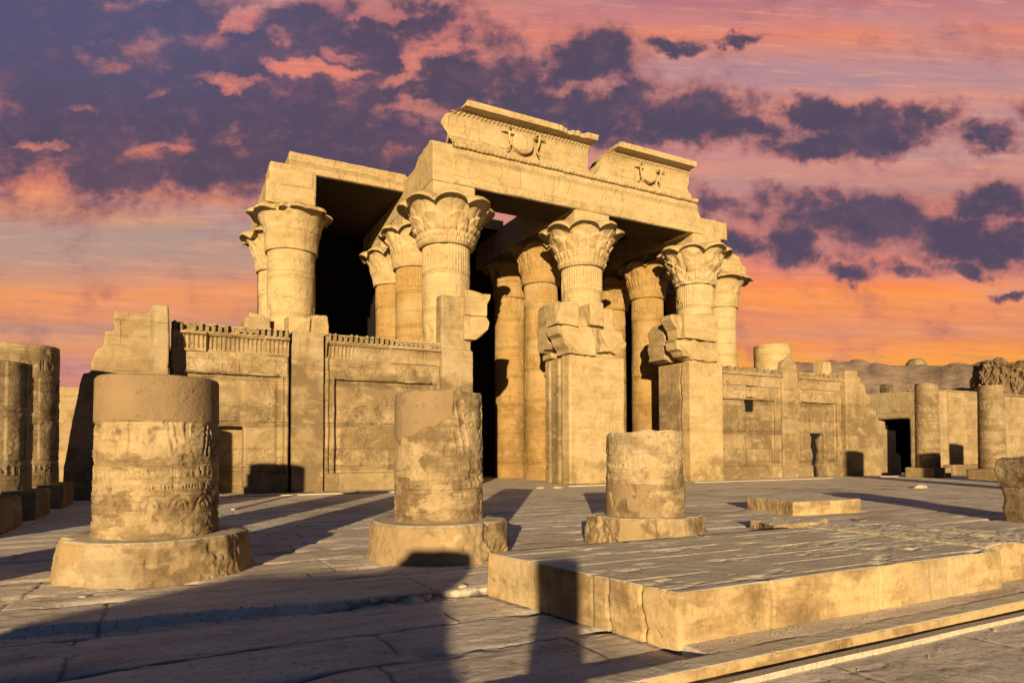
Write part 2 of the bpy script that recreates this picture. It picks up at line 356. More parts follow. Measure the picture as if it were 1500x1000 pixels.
# numpy value noise
_rng = np.random.RandomState(5); _T = _rng.rand(256, 256)
def vn(x, y):
    xi = np.floor(x).astype(int); yi = np.floor(y).astype(int); fx = x-xi; fy = y-yi
    fx = fx*fx*(3-2*fx); fy = fy*fy*(3-2*fy); g = lambda a, b: _T[a & 255, b & 255]
    return (g(xi, yi)*(1-fx)+g(xi+1, yi)*fx)*(1-fy)+(g(xi, yi+1)*(1-fx)+g(xi+1, yi+1)*fx)*fy
def fbm(x, y, o=5, r=.5):
    s = 0; a = 1; t = 0
    for i in range(o):
        s = s+a*vn(x*2**i+17*i, y*2**i+31*i); t += a; a *= r
    return s/t
def hsh(a, b=0):
    return np.modf(np.abs(np.sin(a*12.9898+b*78.233)*43758.5453))[0]
def sstep(x, a, b):
    t = np.clip((x-a)/(b-a), 0, 1); return t*t*(3-2*t)
def gridfaces(nu, nv, wrap=False):
    i = np.arange(nu if wrap else nu-1); j = np.arange(nv-1); I, J = np.meshgrid(i, j, indexing='ij'); I2 = (I+1) % nu
    return np.stack([I*nv+J, I2*nv+J, I2*nv+J+1, I*nv+J+1], -1).reshape(-1, 4)

def lathe(name, cx, cy, rf, zs, mat, parent, nth=96, cap=True, capz=None, label=None):
    """rf(theta, z) -> radius, as arrays; u coordinate is arc length in metres"""
    th = np.linspace(0, 2*math.pi, nth, endpoint=False)+math.pi/2
    T, Z = np.meshgrid(th, zs, indexing='ij'); r = rf(T, Z)
    if isinstance(r, tuple): r, Z = r
    X = cx+r*np.cos(T); Y = cy+r*np.sin(T)
    V = np.stack([X, Y, Z], -1).reshape(-1, 3); Fq = gridfaces(nth, len(zs), True).tolist()
    rm = float(np.mean(r))
    uv = np.stack([T*rm, np.broadcast_to(np.asarray(zs), T.shape)], -1).reshape(-1, 2)
    if cap:
        n = len(V); nz = len(zs)
        zc = V.reshape(nth, nz, 3)[:, -1, 2].mean()
        V = np.vstack([V, [[cx, cy, zc if capz is None else capz]]]); uv = np.vstack([uv, [[0, 0]]])
        for i in range(nth): Fq.append((i*nz+nz-1, ((i+1) % nth)*nz+nz-1, n))
    o = mk(name, V, Fq, mat, parent, True, uv, label)
    return o

def tube(pts, r, seg=8):
    V, Fc = [], []; P = [Vector(p) for p in pts]
    for i, p in enumerate(P):
        d = (P[min(i+1, len(P)-1)]-P[max(i-1, 0)]).normalized(); a = d.orthogonal().normalized() if abs(d.z) > .9 else d.cross(Vector((0, 0, 1))).normalized(); b = d.cross(a)
        rad = r[i] if isinstance(r, (list, tuple)) else r
        for s in range(seg):
            t = 2*math.pi*s/seg; V.append(tuple(p+a*math.cos(t)*rad+b*math.sin(t)*rad))
    for i in range(len(P)-1):
        for s in range(seg): Fc.append((i*seg+s, i*seg+(s+1) % seg, (i+1)*seg+(s+1) % seg, (i+1)*seg+s))
    Fc.append(tuple(range(seg))); Fc.append(tuple(range((len(P)-1)*seg, len(P)*seg)))
    return V, Fc

# ================================================================== THE TEMPLE
T = thing('ruined_temple', (18, 30, 0), 'large ruined sandstone temple with flower topped columns and a broken winged disc cornice', 'temple')
CX = [5.35, 12.1, 20.25, 28.66, 35.67]
Y1, Y2, Y3 = 30.2, 34.75, 38.9

def capital(name, X, Y, Rc, Rr, z0, z1, kind, mat, parent, label=None, seed=0):
    nth = 288; n = 8
    tb = np.linspace(0, 1, 46)
    th = np.linspace(0, 2*math.pi, nth, endpoint=False)+math.pi/2
    Tq, t = np.meshgrid(th, tb, indexing='ij'); H = z1-z0
    pw = {'plain': 3.4, 'A': 2.6, 'B': 2.8, 'C': 2.2, 'D': 3.2}[kind]
    rb = Rc*1.10 + (Rr-.1-Rc*1.10)*(.28*t+.72*t**pw) if kind != 'plain' else Rc*1.08+.16*t*H*.5+(Rr-Rc*1.08-.08*H)*t**7
    lob = np.abs(np.cos(Tq*n/2+seed))**.55
    z = z0+H*t
    if kind == 'plain':
        rb = rb + .05*sstep(t, .46, .47)*(t < .995)
        rb = rb + .18*t**8*(fbm(Tq*2.2+seed, t*0+seed, 3)-.5)*3
        z = z + .10*t**8*(lob-.6) - .12*t**20
        lob = lob*.4
    else:
        amp = {'A': .34, 'B': .30, 'C': .26, 'D': .20}[kind]
        rb = rb + 1.15*amp*t**3*(lob-.6); z = z + t**5*.34*(lob-.55) - .16*t**14
        tiers = {'A': [(-.02, .12, 40, .07, 0), (.03, .24, 32, .11, .5), (.14, .42, 16, .17, 0), (.30, .66, 8, .24, .5)],
                 'B': [(-.02, .12, 40, .06, 0), (.06, .38, 16, .12, .5), (.24, .62, 8, .17, 0), (.40, .74, 8, .17, .5)],
                 'C': [(.0, .22, 24, .06, 0), (.10, .50, 8, .20, .5), (.34, .70, 8, .16, 0)],
                 'D': [(.0, .22, 40, .05, 0), (.20, .58, 16, .07, .5), (.36, .80, 8, .13, 0)]}[kind]
        for (a, b, m_, am, ph) in tiers:
            s = np.modf(Tq*m_/(2*math.pi)+ph)[0]*2-1
            top = a+(b-a)*np.sqrt(np.clip(1-np.abs(s)**2.4, 0, 1))
            ins = (t < top) & (t > a)
            rb = rb + np.where(ins, am*(.35+.65*np.clip((t-a)/(b-a), 0, 1)**1.6)*(1-.25*s*s), 0)
            rb = rb - np.where(ins & (np.abs(s) < .12), .025, 0)
        # scroll stems between the big leaves
        s8 = np.abs(np.modf(Tq*8/(2*math.pi)+.25*seed)[0]*2-1)
        rb = rb - .05*(s8 > .93)*(t > .5)*(t < .97)
    er = fbm(Tq*3.5+seed*3, t*5+seed, 4)-.5
    rb = rb + er*({'C': .34, 'A': .13, 'B': .18, 'D': .10, 'plain': .07}[kind])
    chip = np.clip(fbm(Tq*1.4+seed*7+3, t*2.+seed, 3)-.60, 0, 1)*t**2
    rb = rb - chip*{'C': 3.2, 'plain': 2.2}.get(kind, 1.3)
    # rolled lip and top
    rl = rb[:, -1:]; zl = z[:, -1:]
    cu = (.17 if kind != 'plain' else .12)*(.4+.9*np.clip(fbm(th*3+seed*5, th*0+1, 3), 0, 1))[:, None]
    lr = np.concatenate([rl+cu*.7, rl+cu, rl+cu*.9, rl-.02, rl-.22, rl*.78, rl*0+Rc*.7], 1)
    lz = np.concatenate([zl-.05, zl-.13, zl-.03, zl+.10, zl+.18, zl*0+z1+.17, zl*0+z1+.2], 1)
    rf = np.concatenate([rb[:, :1]*0+Rc*.98, rb, lr], 1); zz = np.concatenate([z[:, :1], z, lz], 1)
    X_ = X+rf*np.cos(th)[:, None]; Y_ = Y+rf*np.sin(th)[:, None]
    V = np.stack([X_, Y_, zz], -1).reshape(-1, 3)
    Fc = gridfaces(nth, rf.shape[1], True).tolist()
    return mk('capital', V, Fc, mat, parent, True, None, label)

def column(X, Y, Rc, z0, zc, z1, Rr, kind, ms, mc, seed, ztop=14.82, half=1.12, dz=0., reed=True, abx=0.):
    zs = np.arange(z0, zc+.101, .085)
    def rf(t, z):
        r = Rc*(1.02-.04*(z/12.)) + .05*(fbm(t*2.5+seed, z*.6+seed*5, 4)-.5)
        if reed:
            m = sstep(z, zc-1.35, zc-1.30)*(1-sstep(z, zc-.05, zc)); r = r + m*.022*np.cos(t*48) 
            for q in (zc-1.45, zc-1.6, zc-1.75): r = r + .02*np.exp(-((z-q)/.04)**2)
        for q in np.arange(1.35+.3*seed % 1, zc, 1.35): r = r - .02*np.exp(-((z-q)/.03)**2)
        ch = np.clip(fbm(t*1.7+seed*2.3, z*.8+seed, 4)-.66, 0, 1); return r - ch*.5
    s = lathe('column', X, Y, rf, zs, ms, T, 224, True)
    c = capital('capital', X, Y, Rc, Rr, zc, z1, kind, mc, s, None, seed)
    a = mk('abacus', *merge([boxv(X-half+abx, X+half+abx, Y-half, Y+half, z1+.02, ztop+.03)]), mc, s)
    weather(a, .07, .06, .5, .03, .12)
    return s

# front row: three whole columns, two broken ones
column(CX[1], Y1, 1.20, 6.2, 11.85, 13.95, 2.28, 'A', M['shaft'], M['cap'], 1)
column(CX[2], Y1, 1.14, 8.0, 11.85, 14.0, 2.22, 'B', M['shaft'], M['cap'], 2)
column(CX[3], Y1, 1.12, 8.0, 11.85, 14.05, 2.10, 'C', M['shaft'], M['cap'], 3.3)
# second and third rows
column(CX[0], Y2, 1.20, 0, 11.9, 14.0, 1.95, 'plain', M['shaft'], M['cap'], 4, 14.3, 1.05, reed=False)
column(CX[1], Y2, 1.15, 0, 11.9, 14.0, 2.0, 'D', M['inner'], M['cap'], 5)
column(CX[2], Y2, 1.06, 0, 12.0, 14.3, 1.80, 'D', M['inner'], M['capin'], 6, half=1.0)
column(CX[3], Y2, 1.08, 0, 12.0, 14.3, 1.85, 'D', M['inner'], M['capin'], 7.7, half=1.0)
column(CX[4]-.1, Y2, 1.06, 0, 12.1, 14.3, 1.95, 'plain', M['shaft'], M['cap'], 8.2, 14.6, .95, reed=False)
column(CX[0], Y3, 1.15, 0, 11.9, 13.9, 2.05, 'D', M['shaft'], M['cap'], 9)
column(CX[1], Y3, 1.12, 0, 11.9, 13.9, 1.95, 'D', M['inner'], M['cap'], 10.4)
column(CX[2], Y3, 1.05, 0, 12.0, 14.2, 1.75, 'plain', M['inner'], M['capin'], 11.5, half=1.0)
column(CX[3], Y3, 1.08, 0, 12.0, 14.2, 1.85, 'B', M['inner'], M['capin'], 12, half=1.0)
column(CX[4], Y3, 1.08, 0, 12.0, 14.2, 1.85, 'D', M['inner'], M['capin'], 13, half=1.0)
# broken shaft above the right screen wall
bs_ = lathe('column', CX[4]-.1, Y1+.1, lambda t, z: 1.16+.07*(fbm(t*2, z*1.2, 4)-.5), np.arange(6.5, 8.75, .08), M['shaft'], T, 160)
bs_.name = 'column'

# architraves
def block(name, parts, mat, parent=T, vox=.07, d1=.06, s1=.7, d2=.03, s2=.14, label=None):
    o = mk(name, *merge(parts), mat, parent, label=label); return weather(o, vox, d1, s1, d2, s2)
random.seed(3)
fr = [(11.96, 14.80), (13.4, 14.80), (28.42, 14.80), (28.40, 15.2), (28.2, 15.6), (27.95, 16.1), (27.85, 16.5), (27.6, 16.66), (11.96, 16.66)]
block('architrave', [prism(rough(fr, 1.2, .025), 29.0, 31.4)], M['arch'], vox=.06, d1=.03, s1=1.2, d2=.015)
def beam(x0, x1, prof, mat='pale', lab=None): return block('beam', [prism(rough(prof, .8, .03), x0, x1, 'yz')], M[mat], vox=.08, d1=.05)
beam(10.95, 13.3, [(29.04, 14.8), (42, 14.8), (42, 16.6), (33.3, 16.6), (33.2, 16.35), (31.6, 16.4), (31.2, 16.75), (29.4, 16.9), (29.04, 16.7)])
beam(19.1, 21.4, [(31.3, 14.8), (42, 14.8), (42, 16.6), (31.3, 16.6)])
beam(27.6, 29.8, [(31.3, 14.8), (42, 14.8), (42, 16.6), (31.3, 16.6)])
beam(4.1, 6.35, [(33.55, 14.2), (42, 14.8), (42, 15.8), (36, 15.85), (34.6, 15.75), (34.5, 16.05), (33.5, 16.1)])
block('beam', [prism(rough([(34.55, 14.5), (34.6, 16.45), (35.3, 16.4), (35.6, 16.0), (36.3, 15.85), (36.6, 15.3), (37.0, 15.2), (37.0, 14.5)], .5, .04), 33.7, 42)], M['pale'])
block('broken_lintel', [boxv(28.2, 32.6, 31.2, 33.2, 15.75, 16.85, .08), boxv(27.8, 30.6, 30.4, 32.6, 14.9, 16.0, .06)], M['pale'], d1=.12, s1=.5)
block('block_on_column', [boxv(3.95, 6.3, 33.6, 34.9, 14.1, 15.2, .03), boxv(4.05, 6.2, 33.5, 34.8, 15.0, 15.95, .08)], M['pale'])
# roof
block('roof_slab', [prism(rough([(33.5, 15.8), (33.42, 16.75), (42.5, 16.75), (42.5, 15.8)], .9, .03), 5.0, 11.1, 'yz')], M['arch'], vox=.09)
block('roof_slab', [boxv(13.0, 19.4, 31.5, 35.2, 16.45, 17.2), boxv(13.0, 19.4, 38.2, 42.3, 16.45, 17.1)], M['pale'], vox=.1)
block('roof_slab', [boxv(21.1, 27.9, 31.5, 42.3, 16.45, 17.2)], M['pale'], vox=.1)
block('inner_wall', [boxv(4.6, 32.15, 42, 43.2, 0, 16.6), boxv(32.75, 37.2, 42, 43.2, 0, 14.4), boxv(32.0, 33.0, 42, 43.2, 0, 11.7), boxv(31.9, 33.2, 42, 43.2, 14.0, 15.5)], M['shade_black'], vox=.12)  # darkness of the hall is put into the wall colour
block('side_wall', [boxv(-2.6, -.4, 32, 42, 0, 4.6)], M['wallr'], vox=.12)
block('side_wall', [boxv(42.2, 43.6, 31, 42.5, 0, 4.0)], M['wallr'], vox=.12)
block('side_wall', [boxv(2.9, 4.8, 36.5, 43.2, 0, 7.2, .1)], M['wallr'], vox=.12)
block('pier', [boxv(3.0, 4.3, 33.6, 35.2, 0, 8.3, .1)], M['wallr'], vox=.1)

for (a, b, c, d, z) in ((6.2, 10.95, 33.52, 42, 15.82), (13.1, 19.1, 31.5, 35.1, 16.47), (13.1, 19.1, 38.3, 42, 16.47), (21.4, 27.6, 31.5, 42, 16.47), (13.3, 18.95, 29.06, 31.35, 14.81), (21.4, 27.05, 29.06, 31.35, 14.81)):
    mk('ceiling_shade', *boxv(a, b, c, d, z-.07, z+.03), M['soff_shade'], T)  # added thin panels, shade under slabs and architraves put into their colour
# cavetto cornice in two broken lengths
def cornice(x0, x1, left, right, name='cornice'):
    prof = [(30.6, 16.70)]
    prof += [(28.96-.05, 16.70)]
    t = np.linspace(0, 1, 26); zz = 16.74+1.50*t; yy = 28.98-.68*(1-np.sqrt(np.clip(1-(t*.96)**2.4, 0, 1)))
    prof += list(zip(yy, zz)) + [(28.16, 18.25), (28.06, 18.26), (28.03, 18.40), (28.05, 18.56), (28.2, 18.64), (28.7, 18.66), (30.6, 18.5)]
    prof = np.array(prof); P = len(prof); xs = np.arange(x0, x1+.001, .035); n = len(xs)
    XX = np.repeat(xs[:, None], P, 1); YY = np.repeat(prof[None, :, 0], n, 0); ZZ = np.repeat(prof[None, :, 1], n, 0)
    tt = (ZZ-16.74)/1.5; face = (np.arange(P)[None, :] > 1) & (np.arange(P)[None, :] < 28)
    rib = np.clip(np.cos(XX*2*math.pi/.21), -.3, 1)
    YY = YY - np.where(face, .05*rib*sstep(tt, .82, .94), 0)
    YY = YY + np.where(face, .05*(fbm(XX*1.3, ZZ*1.3, 5)-.5), 0)
    lip = (np.arange(P)[None, :] >= 29) & (np.arange(P)[None, :] <= 33)
    nick = np.clip(fbm(XX*1.1+4, XX*0, 4)-.60, 0, 1)
    ZZ = ZZ - np.where(lip & (ZZ > 18.4), nick*.9, 0); YY = YY + np.where(lip, nick*.8, 0)
    zl = ZZ[0]; wl = np.interp(prof[:, 1], [p[0] for p in left], [p[1] for p in left]); wr = np.interp(prof[:, 1], [p[0] for p in right], [p[1] for p in right])
    wl = wl+.10*(fbm(prof[:, 1]*3+x0, prof[:, 0]*2, 4)-.5)*2; wr = wr+.10*(fbm(prof[:, 1]*3+x1, prof[:, 0]*2, 4)-.5)*2
    s = (XX-x0)/(x1-x0); XX = XX+wl[None, :]*(1-s)**6+wr[None, :]*s**6
    V = np.stack([XX, YY, ZZ], -1).reshape(-1, 3); i = np.arange(n-1); j = np.arange(P)
    I, J = np.meshgrid(i, j, indexing='ij'); J2 = (J+1) % P
    Fc = np.stack([I*P+J, (I+1)*P+J, (I+1)*P+J2, I*P+J2], -1).reshape(-1, 4).tolist()
    Fc.append(tuple(range(P))); Fc.append(tuple(range((n-1)*P, n*P)))
    return fix(mk(name, V, Fc, M['arch'], T, False))
cn1 = cornice(12.0, 19.9, [(16.7, .05), (17.1, -.3), (17.6, -.75), (17.95, -.6), (18.2, -.15), (18.25, .25), (18.6, .45)], [(16.7, .3), (17.2, -.05), (17.9, -.1), (18.2, 0), (18.6, .1)])
cn2 = cornice(20.6, 26.9, [(16.7, -.2), (17.1, -.1), (17.6, .15), (17.9, .1), (18.2, .6), (18.6, .9)], [(16.7, .35), (17.0, .4), (17.25, .05), (17.7, .1), (18.2, -.1), (18.6, 0)])
# torus roll under it with its carved ribbon
tp = [(x, 28.93+.015*math.sin(x*9), 16.70+.01*math.sin(x*5)) for x in np.arange(11.95, 27.75, .06)]
tr = mk('torus_moulding', *tube(tp, [.125+.008*(1 if int(i/2) % 2 else -1) for i in range(len(tp))], 10), M['arch'], T, True)
def disc(x, z, r, par, er):
    V, Fc = [], []
    parts = []
    n1, n2 = 28, 14
    vs = []; fs = []
    for i in range(n2+1):
        p = math.pi/2*i/n2
        for j in range(n1):
            q = 2*math.pi*j/n1; e = 1+er*(random.random()-.5)
            vs.append((x+r*math.sin(p)*math.cos(q)*e, 28.77-.06-.06*math.cos(p)+(.30 if i == n2 else 0), z+r*math.sin(p)*math.sin(q)*.92*e))
    for i in range(n2):
        for j in range(n1): fs.append((i*n1+j, i*n1+(j+1) % n1, (i+1)*n1+(j+1) % n1, (i+1)*n1+j))
    parts.append((vs, fs))
    for s in (-1, 1):
        pts = [(x+s*r*a, 28.60+b, z+r*c) for a, b, c in ((.95, .08, .55), (1.2, .0, .85), (1.45, -.03, .9), (1.5, .0, .5), (1.4, .03, .0), (1.25, .06, -.4), (1.45, .1, -.8), (1.65, .14, -.85))]
        parts.append(tube(pts, [.03, .05, .07, .065, .06, .05, .04, .03], 8))
        wing = [(x+s*r*a, 28.66, z+r*c) for a, c in ((1.1, .55), (1.7, .62), (2.2, .6))]
        parts.append(tube(wing, [.07, .05, .02], 6))
    return mk('winged_disc', *merge(parts), M['arch'], par, True)
disc(15.75, 17.50, .60, cn1, .03); disc(23.95, 17.48, .50, cn2, .12)

def crag(name, polys, mat, parent=T, j=.07, axis='xz'):
    parts = []
    for poly, a, b in polys:
        v, f = prism(poly, a, b, axis)
        parts.append(([(x+random.uniform(-j, j)*.4, y+random.uniform(-j, j), z+random.uniform(-j, j)*.4) for x, y, z in v], f))
    o = fix(mk(name, *merge(parts), mat, parent)); m = o.modifiers.new('edge', 'BEVEL'); m.width = .035; m.segments = 2; m.limit_method = 'ANGLE'; m.angle_limit = R(30)
    return o
# screen walls between the columns
def cobras(x0, x1, y, z, parent, gap=()):
    parts = []; x = x0+.12; random.seed(int(x0*10)+3)
    while x < x1-.1:
        if random.random() > .12:
            e = random.uniform(.8, 1.05); hgt = .27*e if not any(a < x < b for a, b in gap) else .14
            vs, fs = [], []
            for i, (zz, w, d) in enumerate(((0, .075, .10), (.25, .085, .12), (.6, .095, .15), (.85, .06, .20), (1., .03, .16))):
                for j in range(6):
                    q = 2*math.pi*j/6; vs.append((x+w*math.cos(q), y-.02+d*math.sin(q)-.06, z+zz*hgt))
            for i in range(4):
                for j in range(6): fs.append((i*6+j, i*6+(j+1) % 6, (i+1)*6+(j+1) % 6, (i+1)*6+j))
            fs.append(tuple(range(24, 30))); parts.append((vs, fs))
            if random.random() > .25 and hgt > .2:
                vs = [(x+.065*math.cos(q), yy, z+hgt+.03+.065*math.sin(q)) for yy in (y-.17, y-.02) for q in np.linspace(0, 2*math.pi, 10, endpoint=False)]
                parts.append((vs, [tuple(range(10)), tuple(range(19, 9, -1))]+[(i, (i+1) % 10, (i+1) % 10+10, i+10) for i in range(10)]))
        x += .235
    parts.append(boxv(x0, x1, y+.02, y+.9, z-.05, z+.32)); parts.append(boxv(x0, x1, y-.1, y+.1, z-.06, z+.02))
    return mk('cobra_frieze', *merge(parts), M['wall'], parent)
def wall_cornice(x0, x1, parent, yf, seed, miss=()):
    t = np.linspace(0, 1, 12); zz = 5.90+.56*t; yy = yf-.04-.26*(1-np.sqrt(np.clip(1-(t*.97)**2.2, 0, 1)))
    prof = [(yf+.6, 5.86), (yf-.02, 5.86), (yf-.10, 5.80), (yf-.10, 5.90)] + list(zip(yy, zz)) + [(yf-.33, 6.46), (yf-.33, 6.56), (yf+.6, 6.56)]
    prof = np.array(prof); P = len(prof); xs = np.arange(x0, x1+.001, .03); n = len(xs)
    XX = np.repeat(xs[:, None], P, 1); YY = np.repeat(prof[None, :, 0], n, 0); ZZ = np.repeat(prof[None, :, 1], n, 0)
    face = (np.arange(P) > 3) & (np.arange(P) < 16)
    er = sstep(fbm(XX*.9+seed, ZZ*.6, 4), .42, .56)
    YY = YY-np.where(face[None, :], .024*np.clip(np.cos(XX*2*math.pi/.17)*2, -1, 1)*er, 0)+np.where(face[None, :], .07*(fbm(XX*2+seed, ZZ*2, 4)-.5), 0)
    for a, b in miss:
        m = sstep(XX, a-.05, a+.05)*(1-sstep(XX, b-.05, b+.05)); YY = YY+np.where(np.arange(P)[None, :] > 0, m*.16, 0)*(YY < yf+.3)
    V = np.stack([XX, YY, ZZ], -1).reshape(-1, 3); I, J = np.meshgrid(np.arange(n-1), np.arange(P), indexing='ij'); J2 = (J+1) % P
    Fc = np.stack([I*P+J, (I+1)*P+J, (I+1)*P+J2, I*P+J2], -1).reshape(-1, 4).tolist(); Fc += [tuple(range(P)), tuple(range((n-1)*P, n*P))]
    return fix(mk('cavetto_cornice', V, Fc, M['wall'], parent))
def screen_wall(x0, x1, px0, px1, holes=(), yf=29.0, seed=1, gap=(), miss=()):
    yb = yf+1.5; rc = yf+.16; B = []
    cut = sorted(holes); x = x0
    for (a, b, za, zb) in cut:                              # core around the openings
        B.append(boxv(x-.02, a, rc, yb, 0, 5.86)); B.append(boxv(a-.1, b+.1, rc, yb, zb, 5.86))
        if za > 0: B.append(boxv(a-.1, b+.1, rc, yb, 0, za))
        x = b
    B.append(boxv(x, x1, rc, yb, 0, 5.86))
    def strip(xa, xb, za, zb, yy):
        xs = [(xa, xb)]
        for (a, b, h0, h1) in cut:
            if h0 < zb and h1 > za: xs = [q for (p, r_) in xs for q in ((p, min(r_, a)), (max(p, b), r_)) if q[1]-q[0] > .05]
        for p, q in xs: B.append(boxv(p, q, yy, rc+.1, za, zb))
    strip(x0, px0, 0, 5.86, yf); strip(px1, x1, 0, 5.86, yf); strip(px0-.05, px1+.05, 4.95, 5.86, yf); strip(x0, x1, 0, .78, yf-.10)
    strip(px0+.25, px1-.25, .8, 4.7, yf+.09)
    w = block('screen_wall', B, M['wall'], vox=.055, d1=.05, s1=.5, d2=.025, s2=.12)
    roll = []
    for px in (px0-.02, px1+.02): roll.append(tube([(px+.01*math.sin(z*4), yf+.02, z) for z in np.arange(.8, 5.0, .15)], .055, 8))
    for px in (x0+.10, x1-.10): roll.append(tube([(px+.01*math.sin(z*3), yf-.01, z) for z in np.arange(.8, 5.9, .15)], .085, 8))
    roll.append(tube([(x, yf+.0, 4.98+.01*math.sin(x*5)) for x in np.arange(px0, px1, .2)], .05, 8))
    mk('roll_moulding', *merge(roll), M['wall'], w, True)
    wall_cornice(x0+.02, x1-.02, w, yf, seed, miss); cobras(x0+.03, x1-.03, yf-.16, 6.58, w, gap)
    return w
screen_wall(-.12, 4.40, .35, 4.12, holes=((1.1, 2.62, 0, 2.8),), seed=2, miss=((1.2, 3.4),), gap=((2.3, 3.0),))
mk('doorway_back', *boxv(.9, 2.8, 30.0, 30.3, 0, 3.0), M['wall'], T)
screen_wall(5.9, 11.3, 6.3, 11.0, seed=5, miss=((6.0, 8.8),), gap=((8.9, 11.3),))
screen_wall(29.0, 34.75, 29.5, 34.25, holes=((31.7, 32.5, 4.2, 5.12),), seed=7)
mk('window_shade_fill', *boxv(31.6, 32.6, 29.22, 29.6, 4.1, 5.2), M['shade_black'], T)  # added block, its black colour gives the shade inside the window
screen_wall(36.35, 40.75, 36.7, 40.35, holes=((37.7, 39.1, 0, 2.9),), seed=9, gap=((36.3, 38.2),))
crag('cracked_slab', [(rough([(37.66, 0), (37.66, 2.85), (37.95, 2.7), (37.86, 2.0), (38.1, 1.4), (37.95, .9), (38.15, .0)], .3, .06), 29.22, 29.5), (rough([(38.75, 0), (38.55, .8), (38.8, 1.7), (38.6, 2.5), (39.12, 2.85), (39.12, 0)], .3, .06), 29.24, 29.5)], M['brick'], j=.03)
mk('door_shade_fill', *boxv(37.6, 39.2, 29.42, 29.8, 0, 3.0), M['shade_black'], T)  # added block coloured black for the shade inside the doorway
# piers and door jambs
block('pier', [boxv(4.50, 5.84, 28.86, 31, 0, 6.92)], M['wallp'], vox=.06)
block('pier', [boxv(34.82, 36.28, 28.86, 31, 0, 7.0), prism(rough([(34.9, 6.9), (34.95, 7.5), (35.7, 7.9), (36.3, 7.4), (36.4, 6.9)], .4, .06), 28.95, 30.5)], M['wallr'], vox=.06)
random.seed(21)
block('pier', [boxv(11.26, 12.86, 28.62, 30.9, 0, 6.6, .02), boxv(11.26, 12.8, 28.7, 30.9, 6.3, 9.2, .02)], M['wallp'], vox=.06)
crag('broken_corbel', [(rough([(12.36, 8.32), (12.36, 9.52), (13.72, 9.42), (13.7, 9.15), (13.55, 8.9), (13.52, 8.32)], .3, .03), 28.45, 30.2), (rough([(12.36, 7.1), (12.36, 8.28), (13.55, 8.28), (13.68, 8.0), (13.6, 7.7), (13.2, 7.3), (12.9, 7.1)], .3, .03), 28.45, 30.2)], M['pale'], axis='xz')
# central pier between the two doorways
block('pier', [boxv(18.12, 21.66, 28.2, 28.95, 0, 6.75, .02), boxv(18.75, 21.2, 28.4, 30.4, 6.6, 8.7)], M['pale'], vox=.06, d1=.08)
block('door_jamb', [boxv(18.2, 21.6, 28.9, 30.7, 0, 6.7, .02), boxv(18.08, 18.5, 29.2, 29.5, 0, 6.6), boxv(18.1, 18.5, 30.2, 30.6, 0, 6.6)], M['wallr'], vox=.05, d1=.06)
crag('broken_corbel', [(rough([(17.22, 8.2), (17.25, 9.4), (18.3, 9.5), (18.62, 9.35), (18.55, 8.2)], .3, .06), 28.02, 29.1)], M['pale'], axis='xz')
crag('broken_corbel', [(rough([(18.2, 6.75), (18.02, 6.78), (17.95, 7.0), (17.7, 7.25), (17.62, 7.6), (17.36, 7.75), (17.28, 8.16), (19.58, 8.16), (19.6, 6.75)], .22, .05), 28.0, 29.2)], M['pale'], axis='xz')
block('broken_corbel', [boxv(19.28, 20.2, 27.96, 29.3, 8.32, 9.55, .07)], M['pale'], vox=.045, d1=.1, s1=.35)
block('broken_corbel', [boxv(20.28, 20.95, 28.15, 30.2, 8.2, 9.4, .09)], M['pale'], vox=.045, d1=.12, s1=.35)
crag('broken_corbel', [(rough([(19.92, 6.95), (19.9, 8.22), (21.0, 8.15), (21.3, 8.05), (21.42, 7.75), (21.66, 7.55), (21.6, 7.3), (21.35, 7.2), (21.1, 6.95)], .22, .06), 28.0, 29.9)], M['pale'], axis='xz')
crag('broken_corbel', [(rough([(29.75, 7.3), (29.62, 8.2), (29.75, 8.3), (29.7, 9.3), (30.1, 9.6), (30.75, 9.5), (30.8, 7.2), (30.4, 7.05)], .22, .06), 17.7, 18.5)], M['wallr'], axis='yz')
block('broken_corbel', [boxv(17.95, 18.6, 29.7, 30.7, 6.7, 7.0, .03)], M['pale'], vox=.05)
block('loose_block', [boxv(18.5, 19.5, 29.0, 30.0, 8.1, 9.2, .08)], M['pale'], vox=.05, d1=.1, s1=.4)
# right hand jamb split by a crack
random.seed(8)
jag = [(28.95, 0), (28.86, .8), (28.98, 1.7), (28.84, 2.8), (28.96, 3.7), (28.82, 4.8), (28.95, 5.8), (28.8, 6.9)]
block('pier', [prism([(28.2, 0)]+jag+[(28.2, 7.05)], 26.3, 28.9, 'yz')], M['pale'], vox=.05, d1=.03)
block('pier', [prism([(a+.15, b) for a, b in jag]+[(31.0, 6.95), (31.0, 0)], 26.36, 28.9, 'yz'), boxv(26.6, 28.9, 28.6, 31, 6.8, 9.0)], M['wallr'], vox=.05, d1=.03)
crag('broken_corbel', [(rough([(24.85, 9.2), (24.85, 9.45), (25.6, 9.55), (25.7, 8.15), (25.4, 8.12), (25.3, 8.6)], .25, .05), 28.1, 28.9), (rough([(25.78, 8.15), (25.78, 9.6), (28.3, 9.7), (28.3, 8.14)], .4, .03), 27.96, 28.9), (rough([(25.05, 8.05), (28.3, 8.08), (28.3, 6.95), (26.3, 6.95), (26.1, 7.1), (25.7, 7.15), (25.5, 7.4), (25.25, 7.5), (25.2, 7.9)], .22, .05), 27.98, 28.95)], M['pale'], axis='xz')
crag('broken_corbel', [(rough([(25.55, 7.1), (25.45, 8.0), (25.6, 8.1), (25.5, 8.9), (25.8, 9.3), (26.4, 9.35), (26.4, 7.0)], .22, .06), 29.5, 30.9)], M['wallr'], axis='xz')
